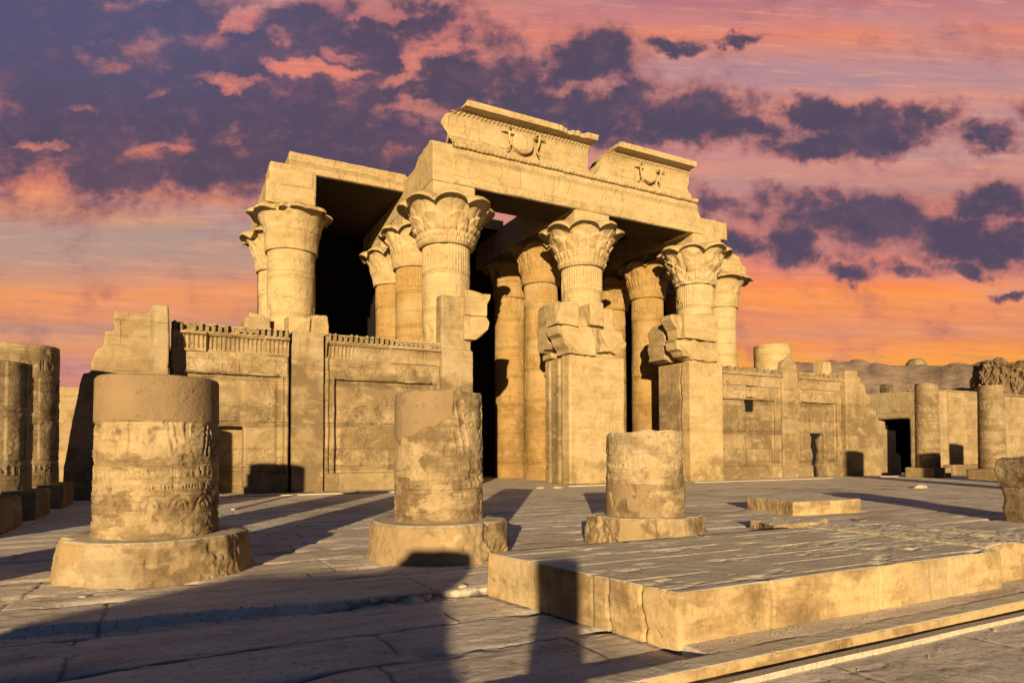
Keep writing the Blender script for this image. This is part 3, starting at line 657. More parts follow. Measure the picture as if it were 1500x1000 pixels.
# end walls stepping down
random.seed(4)
block('end_wall', [prism(rough([(-.15, 0), (-.18, 7.0), (-.20, 7.36), (-.74, 7.36), (-.82, 7.0), (-1.95, 7.0), (-2.0, 6.6), (-1.92, 6.22), (-2.25, 6.2), (-2.3, 5.56), (-2.5, 5.52), (-2.66, 5.0), (-2.68, 4.62), (-2.9, 4.6), (-3.0, 4.2), (-3.1, 3.5), (-3.35, 1.8), (-3.55, 0)], .5, .03), 28.0, 32)], M['wallr'], vox=.06)
block('end_wall', [prism(rough([(40.62, 0), (40.62, 7.2), (41.95, 7.25), (41.9, 6.9), (42.25, 6.8), (42.3, 6.4), (42.7, 6.3), (42.8, 5.7), (43.2, 5.6), (43.3, 4.9), (43.9, 4.7), (44.1, 3.9), (44.9, 3.8), (44.9, 3.25), (46.1, 3.2), (46.1, 1.6), (46.6, 1.5), (46.7, 0)], .5, .04), 28.5, 31.5)], M['wallr'], vox=.07)
def rubble(spots, name='loose_block', mat='pale'):
    out = []
    for (x, y, z, a, b, c) in spots: out.append(block(name, [boxv(x-a/2, x+a/2, y-b/2, y+b/2, z, z+c, .07)], M[mat], vox=.05, d1=.08, s1=.4))
    return out
rubble([(4.9, 30.2, 6.88, 1.0, 1.2, .85), (5.75, 30.0, 6.9, .75, 1.1, .95), (40.4, 30.2, 6.8, .85, .9, 1.15), (3.6, 34.2, 8.0, .7, 1, .5)])

# ================================================================== FORECOURT
def seg_dist(px, pz, ax, az, bx, bz):
    dx, dz = bx-ax, bz-az; t = np.clip(((px-ax)*dx+(pz-az)*dz)/(dx*dx+dz*dz+1e-9), 0, 1)
    return np.hypot(px-ax-t*dx, pz-az-t*dz)
def relief(s, z, bands, seed):
    """carved depth (0..1) of ring lines, sign rows, lotus rows and striding legs on an unrolled drum"""
    h = np.zeros_like(s)
    for (kind, a, b) in bands:
        inb = (z > a) & (z < b)
        if kind == 'ring':
            h = np.where(inb, np.maximum(h, np.exp(-((z-(a+b)/2)/((b-a)*.3))**2)), h)
        if kind == 'signs':
            cw = (b-a)*.62; ci = np.floor(s/cw); u = (s/cw-ci-.5)*2; v = ((z-a)/(b-a)-.5)*2
            k = hsh(ci, seed+a*7.3)
            circ = np.abs(np.hypot(u, v)-.55)-.12
            bird = np.minimum(np.hypot(u*.8-.1, v*1.3+.1)-.42, np.hypot(u*1.2+.5, v*1.2-.5)-.25)
            bars = np.abs(np.modf(np.abs(v)*2.2)[0]-.5)*.8-.16+np.maximum(np.abs(u)-.6, 0)
            reed = np.minimum(np.abs(u+.25)-.12, np.abs(u-.3)-.13)+np.maximum(np.abs(v)-.75, 0)*2
            d = np.where(k < .25, circ, np.where(k < .5, bird, np.where(k < .72, bars, reed)))
            h = np.where(inb, np.maximum(h, 1-sstep(d, -.06, .08)), h)
        if kind == 'lotus':
            cw = (b-a)*1.9; u = (np.modf(s/cw)[0]-.5)*2; v = (z-a)/(b-a)
            d1 = np.abs(np.hypot(u*1.05, v-.05)-.72)-.10; d2 = np.abs(np.hypot(u*1.6, v-.0)-.45)-.08
            h = np.where(inb, np.maximum(h, .5*(1-sstep(np.minimum(d1, d2), -.03, .06))), h)
        if kind == 'legs':
            cw = (b-a)*1.5; ci = np.floor(s/cw); u = (s/cw-ci)*1.5; v = (z-a)/(b-a); fl = hsh(ci, seed) > .5
            u = np.where(fl, 1.5-u, u)
            d = np.minimum(seg_dist(u, v, .35, .02, .55, 1.1)-.075, seg_dist(u, v, .80, .02, .60, 1.1)-.085)
            d = np.minimum(d, seg_dist(u, v, .25, .02, .42, .02)-.04); d = np.minimum(d, seg_dist(u, v, 1.25, 0, 1.25, 1.1)-.03)
            d = np.minimum(d, seg_dist(u, v, .92, 1.1, 1.05, .35)-.04)
            h = np.where(inb, np.maximum(h, 1-sstep(np.abs(d)-.035, 0, .03)), h)
    return h
def stump(cx, cy, Rr_, z0, z1, mat, parent, bands, seed, plaster=None, top=None, nth=480, dz=.016, name='shaft', depth=.025, label=None, taper=.03, rg=1.):
    zs = np.concatenate([np.arange(z0, z1-.03, dz), [z1-.02, z1-.005]])
    def rf(t, z):
        s = t*Rr_; r = Rr_*(1+taper*(z1-z)/(z1-z0))
        hh = relief(s, z+.02*(fbm(t*2, z, 3)-.5), bands, seed); worn = sstep(fbm(s*1.3+seed, z*1.3+seed*2, 5), .26, .40)
        rgh = (fbm(s*.8+seed, z*26, 4)-.5)*.022 + (fbm(s*3+seed, z*6, 5)-.5)*.028 + (fbm(s*14+seed, z*22, 4)-.5)*.022 - np.clip(fbm(s*7+seed*2, z*9, 3)-.62, 0, 1)*.10
        pit = np.clip(fbm(s*2.2+seed*3, z*3.1, 4)-.62, 0, 1)*.28
        d = -hh*depth*worn + (rgh - pit)*rg
        if plaster is not None:
            pm = plaster(t, z); d = d*(1-pm)+pm*.012
        edge = sstep(z, z1-.04, z1); r = r+d-edge*(.01+.03*fbm(t*5, t*0+seed, 3))
        zz = z if top is None else np.where(z > z0+.5*(z1-z0), z0+(z-z0)*(1+(top(t)-z1)/(z1-z0)*sstep(z, z0+.4*(z1-z0), z1)), z)
        return r, zz
    o = lathe(name, cx, cy, rf, zs, mat, parent, nth, True, None, label)
    if plaster is not None:
        th = np.linspace(0, 2*math.pi, nth, endpoint=False)+math.pi/2; Tq, Z = np.meshgrid(th, zs, indexing='ij')
        pm = np.append(plaster(Tq, Z).reshape(-1), 1.)
        at = o.data.attributes.new('mortar', 'FLOAT', 'POINT'); at.data.foreach_set('value', pm.astype(np.float32))
    return o
def add_mortar(m, col):
    k = N(m.node_tree); b = m.node_tree.nodes['Principled BSDF']; l = b.inputs['Base Color'].links[0]; src = l.from_socket
    at = k.new('ShaderNodeAttribute', attribute_name='mortar').outputs['Fac']
    P = k.new('ShaderNodeTexCoord').outputs['Object']; n = k.noise(P, 3, 5, .5)
    k.put(b.inputs['Base Color'], k.mix(at, src, k.mix(k.ss(n, .35, .65), tuple(x*.9 for x in col), col)))
add_mortar(M['stub'], (.27, .195, .12)); add_mortar(M['base'], (.32, .235, .14))

def plinth(cx, cy, Rp, z1, parent, seed, sides=None, label=None, facet=()):
    nth = 300; zs = np.concatenate([np.linspace(-.1, z1-.03, 26), [z1-.012, z1]])
    def rf(t, z):
        r = Rp*(1.0-.05*z/z1)
        if sides:
            a = 2*math.pi/sides; r = r*(.25+.75*math.cos(a/2)/np.cos(np.mod(t+seed, a)-a/2))
        r = r+(fbm(t*4+seed, z*3, 5)-.5)*.10+(fbm(t*20+seed, z*14, 4)-.5)*.03
        r = r-np.clip(fbm(t*2.6+seed*2, z*2., 4)-.60, 0, 1)*.7
        r = r-sstep(z, z1-.035, z1)*(.008+.05*fbm(t*6+seed, t*0, 4))
        return r
    th = np.linspace(0, 2*math.pi, nth, endpoint=False)+math.pi/2; Tq, Z = np.meshgrid(th, zs, indexing='ij'); r = rf(Tq, Z)
    rings = [r]; zz = [Z]
    for q in (.93, .8, .6, .3, .05):
        rr_ = r[:, -1:]*q; rings.append(rr_); zz.append(z1+.035*(fbm(np.cos(th)*q*3+seed, np.sin(th)*q*3, 4)-.5)[:, None])
    r = np.concatenate(rings, 1); Z = np.concatenate(zz, 1)
    V = np.stack([cx+r*np.cos(th)[:, None], cy+r*np.sin(th)[:, None], Z], -1).reshape(-1, 3)
    o = mk('plinth', V, gridfaces(nth, r.shape[1], True).tolist(), M['base'], parent, True, None, label)
    pm = sstep(fbm(np.repeat(th[:, None], r.shape[1], 1)*2.1+seed*1.7, Z*1.6+seed, 3), .50, .515)*(Z < z1-.02)
    at = o.data.attributes.new('mortar', 'FLOAT', 'POINT'); at.data.foreach_set('value', pm.reshape(-1).astype(np.float32))
    return o

cut = lambda lo, w=.012: (lambda t, z: sstep(z, lo-w, lo+w))
t1 = thing('broken_column', (-.18, 10.6, 0), 'widest broken column stump at left with carved lower bands and a smooth repaired top', 'column', 'broken column stumps on round plinths')
stump(-.18, 10.6, .775, .52, 2.72, M['stub'], t1, [('legs', 1.62, 2.08), ('ring', 1.585, 1.61), ('ring', 1.54, 1.56), ('ring', 1.50, 1.52), ('signs', 1.33, 1.48), ('ring', 1.29, 1.31), ('ring', 1.25, 1.27), ('signs', 1.17, 1.24), ('ring', 1.13, 1.15), ('lotus', .93, 1.11), ('ring', .88, .90), ('ring', .83, .85), ('ring', .74, .76)], 3,
      plaster=lambda t, z: sstep(z, 2.075, 2.095), label='drum with worn legs of striding figures under a smooth mortar cap', top=lambda t: 2.72+.03*(fbm(5+np.cos(t)*1.5, 5+np.sin(t)*1.5, 4)-.5))
plinth(-.18, 10.6, 1.24, .53, t1, 2.1)
t2 = thing('broken_column', (3.86, 9.95, 0), 'broken column stump left of the doorway on a round plinth patched with pale mortar', 'column', 'broken column stumps on round plinths')
stump(3.86, 9.95, .70, .56, 2.62, M['stub'], t2, [('legs', 1.62, 2.45), ('ring', 1.58, 1.62), ('signs', 1.38, 1.55), ('ring', 1.34, 1.37), ('signs', 1.12, 1.30), ('ring', 1.06, 1.09), ('ring', .92, .94)], 8,
      plaster=lambda t, z: np.maximum(sstep(z-.28*np.sin(t*1.5-.4)-.2*fbm(t*2, z*1.5, 4), 2.03, 2.06)*sstep(-np.cos(t+.6), -.55, -.5), 0)*.95, top=lambda t: 2.62+.09*(fbm(8+np.cos(t)*2, 5+np.sin(t)*2, 4)-.5))
plinth(3.86, 9.95, 1.14, .58, t2, 5.3)
t3 = thing('broken_column', (7.7, 9.45, 0), 'shortest broken column stump standing behind the low platform on a chipped square cornered plinth', 'column', 'broken column stumps on round plinths')
stump(7.7, 9.45, .69, .5, 2.02, M['stub'], t3, [('ring', 1.58, 1.62), ('ring', 1.26, 1.30), ('ring', 1.0, 1.03), ('signs', 1.35, 1.5)], 14,
      plaster=lambda t, z: sstep(fbm(t*2+4, z*2+9, 3), .56, .58)*(z < 1.1), top=lambda t: 2.03+.10*(fbm(2+np.cos(t)*2, 9+np.sin(t)*2, 4)-.5))
plinth(7.7, 9.45, 1.12, .52, t3, 7.9, sides=6)

bandsL = [('legs', 1.5, 2.6), ('ring', 1.42, 1.48), ('signs', 1.1, 1.35), ('legs', 2.9, 4.0), ('ring', 2.7, 2.76), ('signs', 4.2, 4.6), ('ring', 4.1, 4.15)]
for (x, y, zt, zp, lab) in ((-4.15, 25.2, 5.05, .72, 'tall carved column stump farthest back at the left edge of the court'), (-4.25, 21.3, 4.05, .72, 'shorter carved column stump cut by the left edge of the picture, in front of a taller one'),
                            (-4.3, 17.6, 1.4, .70, 'square plinth with a stub of column lying in shade at the left edge')):
    t = thing('colonnade_column', (x, y, 0), lab, 'column', 'columns along the left side of the court')
    stump(x, y, .90, zp, zt, M['farcol'], t, bandsL, x+y, nth=240, dz=.03, depth=.035, rg=.45)
    block('plinth', [boxv(x-1.2, x+1.2, y-1.2, y+1.2, -.1, zp, .02)], M['wallr'], t, vox=.06)
for (x, y, zt, lab) in ((43.6, 24.9, 6.1, 'round sandstone column left of two at the far right of the court'), (43.6, 21.15, 5.6, 'round sandstone column right of two at the far right, nearer the broken pillar')):
    t = thing('colonnade_column', (x, y, 0), lab, 'column', 'columns along the right side of the court')
    stump(x, y, .66, .6, zt, M['farcol'], t, [('ring', 1.4, 1.5), ('signs', 4.2, 4.6), ('ring', 4.7, 4.78), ('signs', 3.2, 3.6)], x+y, nth=160, dz=.04, depth=.03, taper=.08, rg=.5)
    block('plinth', [boxv(x-.95, x+.95, y-.95, y+.95, -.1, .62, .02)], M['wallr'], t, vox=.06)

# low altar platform
pt = thing('stone_platform', (6, 5.6, 0), 'long low rectangular platform of pale stone slabs in the right foreground', 'platform')
def slab_top(X, Y):
    sm = np.mod(Y+.05*fbm(X*.7, Y*0, 3), .47)-.235
    return .445+.004*(fbm(X*1.2, Y*1.6, 4)-.5)*2+.003*(fbm(X*8, Y*9, 4)-.5)*2-.012*np.exp(-sm**2/.0004)*sstep(fbm(X*1.3+7, np.floor((Y+.03)/.47)*3.3, 3), .36, .5)+.003*np.exp(-(sm-.05)**2/.0008)*sstep(fbm(X*2.3+2, Y*1, 4), .45, .6)-.03*np.clip(fbm(X*2.2, Y*5, 4)-.62, 0, 1)*3
def platform(parent):
    nx, ny = 560, 170; u = np.linspace(0, 1, nx); v = np.linspace(0, 1, ny); Uq, Vq = np.meshgrid(u, v, indexing='ij')
    x0 = 3.88+(3.40-3.88)*Vq; x1 = 8.95+.05*Vq; X = x0+(x1-x0)*Uq; Y = 4.31+(7.12-4.31)*Vq+Uq*(-.02+.0*Vq)
    Z = slab_top(X, Y); n = nx*ny; top = np.stack([X, Y, Z], -1).reshape(-1, 3)
    V = [top]; Fc = gridfaces(nx, ny).tolist(); cnt = n
    per = [(i, 0) for i in range(nx)]+[(nx-1, j) for j in range(1, ny)]+[(i, ny-1) for i in range(nx-2, -1, -1)]+[(0, j) for j in range(ny-2, 0, -1)]
    pi = np.array([a*ny+b for a, b in per]); m = len(pi); L = 22; pv = top[pi]
    cxy = np.array([6.1, 5.7]); acc = np.cumsum(np.hypot(*np.diff(pv[:, :2], axis=0, append=pv[:1, :2]).T))
    nrm = np.where((np.array([b for a, b in per]) == 0)[:, None], [[0, -1]], np.where((np.array([b for a, b in per]) == ny-1)[:, None], [[0, 1]], np.where((np.array([a for a, b in per]) == 0)[:, None], [[-1, 0]], [[1, 0]])))
    prev = pi
    joints = [1.15, 2.75, 4.0, 4.35]
    for l in range(1, L+1):
        q = l/L; z = pv[:, 2]*(1-q)-.06*q
        off = .02*(1-math.exp(-q*14)) + .03*(fbm(acc*1.6, q*2+acc*0, 5)-.5)+.016*(fbm(acc*14, q*9+acc*0, 4)-.5)
        lx = acc; cr = 0
        for jx in joints: cr = cr-.06*np.exp(-((pv[:, 0]-3.84-jx+.01*math.sin(q*7+jx))/.012)**2)*(nrm[:, 1] < 0)
        for jy, w in ((5.15, .010), (5.36, .008), (4.72, .011), (6.02, .006)): cr = cr-.05*np.exp(-((pv[:, 1]+.14*(fbm(np.array(q*2.2+jy*3.1), np.array(jy), 4)-.5)+.03*q-jy)/w)**2)*(nrm[:, 0] < 0)
        P2 = pv.copy(); P2[:, :2] += nrm*(off+cr)[:, None]; P2[:, 2] = z; V.append(P2)
        cur = np.arange(cnt, cnt+m); cnt += m
        for i in range(m): j = (i+1) % m; Fc.append((int(prev[i]), int(prev[j]), int(cur[j]), int(cur[i])))
        prev = cur
    return fix(mk('slab', np.vstack(V), Fc, M['slab'], parent, True, None, None))
platform(pt)
random.seed(31)
block('end_block', [prism(rough([(9.02, -.05), (9.0, .46), (9.75, .47), (10.2, .40), (11.2, .36), (12.4, .28), (12.6, -.05)], .2, .03), 4.45, 7.1)], M['slab'], pt, vox=.03, d1=.06, s1=.25, d2=.04, s2=.06, label='rougher broken right end')
b1 = tag(block('stone_block', [prism(rough([(14.2, 11.5), (14.75, 13.55), (17.3, 13.2), (16.75, 11.35)], .8, .02), -.05, .36, 'xy')], M['slab'], None, vox=.035, d1=.05, s1=.3, d2=.03, s2=.07), 'flat rectangular stone block lying on the pavement behind the platform', 'stone block')
b2 = tag(block('stone_block', [prism(rough([(10.9, 9.3), (11.3, 10.3), (12.6, 10.5), (13.1, 9.7), (12.2, 9.25)], .3, .05), -.05, .16, 'xy')], M['slab'], None, vox=.03, d1=.06, s1=.3, d2=.04, s2=.06), 'low broken slab barely above ground just behind the platform edge', 'stone block')
for o in (b1, b2):   # put the origin at the base of the stone
    v = np.array([q.co for q in o.data.vertices]); c = (float(v[:, 0].mean()), float(v[:, 1].mean()), 0)
    for q in o.data.vertices: q.co -= Vector(c)
    o.location = c
# broken pillar at the right edge of the picture
pp = thing('broken_pillar', (17.8, 7.9, 0), 'dark gnarled stump of a square pillar cut by the right edge of the picture', 'pillar')
random.seed(12)
block('shaft', [prism(rough([(17.40, 0), (17.44, .45), (17.36, .75), (17.4, 1.0), (18.8, 1.0), (18.8, 0)], .15, .05), 7.6, 8.25)], M['brick'], pp, vox=.035, d1=.1, s1=.3)
block('broken_cap', [prism(rough([(17.36, .80), (17.26, 1.0), (17.2, 1.2), (17.28, 1.46), (17.9, 1.5), (19.0, 1.44), (19.0, .8)], .14, .07), 7.52, 8.3)], M['brick'], pp, vox=.03, d1=.12, s1=.2)

# kerb step and pale strips
kb = [(x, 3.76+.015*(vn(np.array(x*2.), np.array(3.))-.5)) for x in np.arange(-3, 26, .15)]
kerb = tag(mk('kerb', *prism([(x, y) for x, y in kb]+[(26, 4.0), (-3, 4.0)], -.2, .004, 'xy'), M['slab'], at=(3, 3.8, 0)), 'low stone kerb edging the step in the right foreground', 'kerb'); weather(kerb, .025, .014, .3, .010, .06)
def strip(pts, w, z, h, lab, name='pale_strip', grp='pale strips laid along the paving'):
    pts = [Vector((*p, 0)) for p in pts]; V = []; Fc = []
    for i, p in enumerate(pts):
        d = (pts[min(i+1, len(pts)-1)]-pts[max(i-1, 0)]).normalized(); n = Vector((-d.y, d.x, 0))*w/2
        for a, b in ((n, z), (n, z+h), (-n, z+h), (-n, z)): V.append((p.x+a.x, p.y+a.y, b))
    for i in range(len(pts)-1):
        for s in range(4): Fc.append((i*4+s, i*4+(s+1) % 4, (i+1)*4+(s+1) % 4, (i+1)*4+s))
    Fc += [(0, 1, 2, 3), tuple(range(4*len(pts)-4, 4*len(pts)))]
    o = fix(mk(name, V, Fc, M['white'], at=tuple(pts[0]))); return tag(o, lab, 'strip', grp)
strip([(x, 3.63+.006*math.sin(x*3)) for x in np.arange(-2, 26, .5)], .09, -.12, .055, 'cream strip running along the foot of the kerb in the right foreground')
strip([(x, 26.9) for x in np.arange(1.0, 8.8, 1.5)], .09, -.02, .06, 'thin pale strip on the paving before the left part of the temple wall')
strip([(x, 26.9) for x in np.arange(17.2, 21.9, .9)], .10, -.02, .06, 'thin pale strip on the paving in front of the central pier')
strip([(x, 26.7) for x in np.arange(25.2, 36.6, 1.9)], .11, -.02, .06, 'thin pale strip on the paving before the right screen wall')
strip([(x, 26.6) for x in np.arange(40.4, 46., 1.3)], .12, -.02, .06, 'short pale strip on the paving at the foot of the far right end wall')
strip([(1.3, 24.0), (2.2, 27.1), (3.0, 29.0)], .10, -.02, .05, 'left of two pale strips slanting across the shaded paving to the left wall')
strip([(1.6, 20.9), (3.6, 25.4), (5.3, 28.7)], .10, -.02, .05, 'right of two pale strips slanting across the shaded paving to the left wall')
# loose stones on the paving
random.seed(77)
labs = [(15.2, 26.2, .16, 'small whitish stone by the doorway left of the central pier'), (16.0, 26.0, .2, 'flat whitish stone lying at the foot of the central pier'), (30.2, 17.6, .28, 'bleached stone on the paving in front of the far right column'),
        (3.2, 7.45, .045, 'white pebble by the left corner of the platform'), (14.6, 9.9, .13, 'dark stone to the right of the flat stone block'), (-.9, 9.0, .035, 'pale pebble left of the widest column plinth'), (7.2, 3.50, .035, 'white chip lying against the kerb'), (2.6, 7.1, .05, 'tiny pale pebble near the shadow edge left of the platform')]
for (x, y, s, lab) in labs:
    bm = bmesh.new(); bmesh.ops.create_icosphere(bm, subdivisions=2, radius=s)
    for v in bm.verts: v.co = Vector((v.co.x*1.3, v.co.y*.9, v.co.z*.5))*(1+random.uniform(-.18, .18))
    V = [(v.co.x+x, v.co.y+y, v.co.z+(.005 if y > 3.8 else -.115)) for v in bm.verts]; Fc = [tuple(q.index for q in f.verts) for f in bm.faces]; bm.free()
    tag(mk('loose_stone', V, Fc, M['grey'] if 'dark' not in lab else M['brick'], at=(x, y, 0)), lab, 'stone', 'loose stones on the paving')

# side walls of the precinct
random.seed(15)
def wallthing(name, parts, mat, lab, at, cat='wall', vox=.1, **k):
    o = mk(name, *merge(parts), M[mat], at=at); weather(o, vox, .06, .6, .03, .15); return tag(o, lab, cat)
e1 = thing('enclosure_wall', (53, 30, 0), 'plain high stone wall closing the court behind the two far right columns', 'wall')
block('wall', [prism(rough([(52.7, -.3), (52.8, 6.62), (70, 6.5), (72, -.3)], 2.5, .03), 30, 31.4), boxv(52.6, 53.5, 30.1, 31.45, -.2, 6.6), boxv(52.6, 53.5, 34.4, 60, -.2, 6.6), boxv(52.6, 53.5, 31, 34.6, 4.35, 6.6), boxv(55.0, 55.3, 29.9, 30.6, -.2, 6.55)], M['far'], e1, vox=.14)
block('coping', [boxv(52.55, 70.2, 29.92, 31.5, 6.5, 6.66, .01)], M['plasl'], e1, vox=.06)
block('gate_shade_chamber', [boxv(53.3, 59, 31.0, 31.45, -.2, 5.0), boxv(58.5, 59, 31, 35, -.2, 5.0), boxv(53.3, 59, 34.4, 34.9, -.2, 5.0), boxv(53.3, 59, 31, 34.9, 4.4, 4.9)], M['shade_black'], e1, vox=.15)  # black colour supplies the shade behind the gate
e1b = wallthing('low_wall', [boxv(49.5, 72, 26.5, 27.2, -.2, .7)], 'wallr', 'low dark wall standing behind the broken pillar at far right', (55, 27, 0), vox=.1)
e2 = wallthing('enclosure_wall', [prism(rough([(-12, 0), (-12, 4.6), (-3.6, 4.62), (-3.5, 4.0), (-2.8, 3.9), (-2.8, 0)], 1.2, .03), 34.2, 35.4)], 'far', 'weathered side wall seen between the left columns and the temple end wall', (-6, 34.5, 0))
# things on the skyline
dm = lathe('domed_tomb', 164, 96, lambda t, z: np.where(z < 23.0, 2.3, 2.3*np.sqrt(np.clip(1-((z-23.0)/2.0)**2, .0, 1)))*(.85+.3*fbm(t*1.5, z*.6, 4)), np.concatenate([np.arange(16, 24.95, .25)]), M['brick'], None, 40)
tag(dm, 'small domed mud brick tomb on the hill crest', 'tomb')
hb = wallthing('brick_hut', [boxv(104.8, 106.4, 66.0, 67.6, 9.5, 12.9, .1), boxv(106.3, 107.2, 66.2, 67.6, 9.5, 11.6, .1)], 'dark', 'small dark square hut on the slope above the stepped end wall', (105.6, 66.8, 9.5), 'hut', vox=.3)

# ================================================================== GROUND, HILLS
FADE = lambda X, Y: 1-.6*sstep(np.hypot(X-3, Y), 9, 22)
def joint_field(X, Y):
    """rows of worn slabs running parallel to the front of the temple"""
    Yw = Y+.05*(fbm(X*.8+2, Y*.3, 4)-.5)*2+.02*(fbm(X*6, Y*4, 3)-.5)
    rows = np.cumsum(np.r_[-30, .45+.85*hsh(np.arange(200)*1.7, 3.)])
    ri = np.clip(np.searchsorted(rows, Yw)-1, 0, len(rows)-2); ya = rows[ri]; yb = rows[ri+1]
    L = 1.3+2.4*hsh(ri*1., 9.); o = 5*hsh(ri*1., 4.); xx = (X+.05*(fbm(X, Y*2, 3)-.5)*2+o)/L; ci = np.floor(xx); fx = xx-ci
    dy = np.minimum(Yw-ya, yb-Yw); dx = np.minimum(fx, 1-fx)*L
    tid = hsh(ri*3.1, ci*1.7)
    tilt = (hsh(ri*1.3, ci*2.9)-.5)*.035*(Yw-ya)/(yb-ya)
    return dy, dx, tid, tilt
def ground_h(X, Y):
    dy, dx, tid, tilt = joint_field(X, Y)
    w = sstep(fbm(X*.9+3, Y*1.9+1, 5), .36, .50)
    gy = np.exp(-(dy/.018)**2); gx = np.exp(-(dx/.016)**2)*.8
    wide = np.exp(-(dy/.10)**2)*np.clip(fbm(X*1.3, Y*3, 4)-.42, 0, 1)*.22
    z = (tid-.5)*.014+tilt*.12-(gy*.016+gx*.013)*w-wide*.8
    z = (z+.010*(fbm(X*.35, Y*.9, 4)-.5)+.007*(fbm(X*3.4+5, Y*4.6, 5, .55)-.5)+.007*(fbm(X*9, Y*16, 3)-.5)-.05*np.clip(fbm(X*1.6+9, Y*5, 4)-.60, 0, 1))*FADE(X, Y)*(1-.6*sstep(Y, 3.3, 3.7)*(1-sstep(Y, 4.3, 4.8))*(X > 3))
    # broken ledge left of the platform and the lower terrace in front of the kerb
    led = 7.28+.22*(fbm(X*.9+11, Y*0, 4)-.5)*2-.09*(X-3.4)*(X < 3.4)
    z = z-.085*(1-sstep(Y+.10*(fbm(X*6, Y*4, 4)-.5), led-.03, led+.03))*(X < 3.9)*(1-sstep(Y, 12, 13))
    nl = np.exp(-((Y-led+.06)/.14)**2)*(X < 3.9); z = z+nl*(.075*(fbm(X*5+2, Y*9, 5, .6)-.5)+.03*(fbm(X*17, Y*22, 3)-.5))
    z = z-.11*(1-sstep(Y, 3.84, 3.92))
    jm = np.clip(np.maximum(gy, gx)*w+wide*5, 0, 1)
    return z, jm
def axis(segs):
    out = []
    for a, b, d in segs: out += list(np.arange(a, b, d))
    return np.array(out+[segs[-1][1]])
gx_ = axis([(-600, -60, 60), (-60, -16, 4), (-16, -5, .5), (-5, -2, .08), (-2, 9, .021), (9, 18, .05), (18, 40, .2), (40, 60, .8), (60, 140, 10), (140, 900, 80)])
gy_ = axis([(-300, -30, 45), (-30, 0, 3), (0, 2, .3), (2, 3, .08), (3, 11, .019), (11, 16, .045), (16, 30, .14), (30, 46, .8), (46, 130, 10), (130, 1200, 90)])
GX, GY = np.meshgrid(gx_, gy_, indexing='ij'); GZ, JM = ground_h(GX, GY)
farm = np.clip((np.hypot(GX-8, GY-12)-45)/20, 0, 1); GZ = GZ*(1-farm)-.25*farm
g = mk('ground', np.stack([GX, GY, GZ], -1).reshape(-1, 3), gridfaces(len(gx_), len(gy_)).tolist(), M['ground'], None, True)
at = g.data.attributes.new('joint', 'FLOAT', 'POINT'); at.data.foreach_set('value', JM.reshape(-1).astype(np.float32)); tag(g, kind='structure')

def mat_hill():
    m = bpy.data.materials.new('desert_slope'); m.use_nodes = True; k = N(m.node_tree); b = m.node_tree.nodes['Principled BSDF']; b.inputs['Roughness'].default_value = .95
    P = k.new('ShaderNodeTexCoord').outputs['Object']; n = k.noise(P, .05, 8, .65); n2 = k.noise(P, .35, 8, .7)
    col = k.ramp(k.m('ADD', k.m('MULTIPLY', n, .5), k.m('MULTIPLY', n2, .5)), [(.38, c4(.21, .145, .105)), (.5, c4(.33, .235, .17)), (.62, c4(.43, .32, .24))])
    k.put(b.inputs['Base Color'], col); k.l.new(k.bump(n2, .8, 1.0), b.inputs['Normal']); return m
M['hill'] = mat_hill()
az = np.radians(np.linspace(8, 66, 230)); rr2 = np.linspace(95, 330, 70); A, Q = np.meshgrid(az, rr2, indexing='ij')
deg = np.degrees(A); crest = np.interp(deg, [8, 20, 24, 26.5, 29, 32, 36, 40, 46, 56, 66], [6.6, 6.4, 6.6, 6.6, 6.2, 6.6, 7.2, 7.3, 6.8, 5.0, 2.0])
cr = (np.tan(np.radians(crest))*190)*sstep(Q, 90, 190)*(1-.3*sstep(Q, 190, 330))
HZ = cr*(1+.10*(fbm(deg*.5, Q*.03, 5)-.5)*2)+.9*(fbm(deg*1.6, Q*.09, 5)-.5)*sstep(Q, 95, 130)+EYE*sstep(Q, 120, 190)-.6
h = mk('hills', np.stack([Q*np.cos(A), Q*np.sin(A), HZ], -1).reshape(-1, 3), gridfaces(len(az), len(rr2)).tolist(), M['hill'], None, True); tag(h, kind='structure')
# craggy mud brick mound
def mound():
    n, m = 220, 120; th = np.linspace(0, 2*math.pi, n, endpoint=False); q = np.linspace(0, 1, m); Tq, Qq = np.meshgrid(th, q, indexing='ij')
    r = 1-Qq**1.0; r = (1-Qq)**.42
    z = 15.8*np.sin(np.clip(Qq*1.9, 0, 1)*math.pi/2)
    rad = r*(1+.30*(fbm(np.cos(Tq)*1.6+4, np.sin(Tq)*1.6+4, 4)-.5)*2+.16*(fbm(Tq*5, Qq*14, 5, .62)-.5)*2+.10*(fbm(Tq*16, Qq*40, 4, .6)-.5)*2)
    z = z+1.4*(fbm(np.cos(Tq)*r*3+7, np.sin(Tq)*r*3+2, 5)-.5)*2*sstep(Qq, .1, .6)
    V = np.stack([120.6+6*rad*np.cos(Tq), 55.8+6*rad*np.sin(Tq), z], -1).reshape(-1, 3)
    o = mk('brick_mound', V-np.array([0, 0, 0]), gridfaces(n, m, True).tolist(), M['brick'], None, False, at=(120, 56.5, 0)); return tag(o, 'large craggy mound of crumbling mud brick on the skyline at far right', 'mound')
mound()

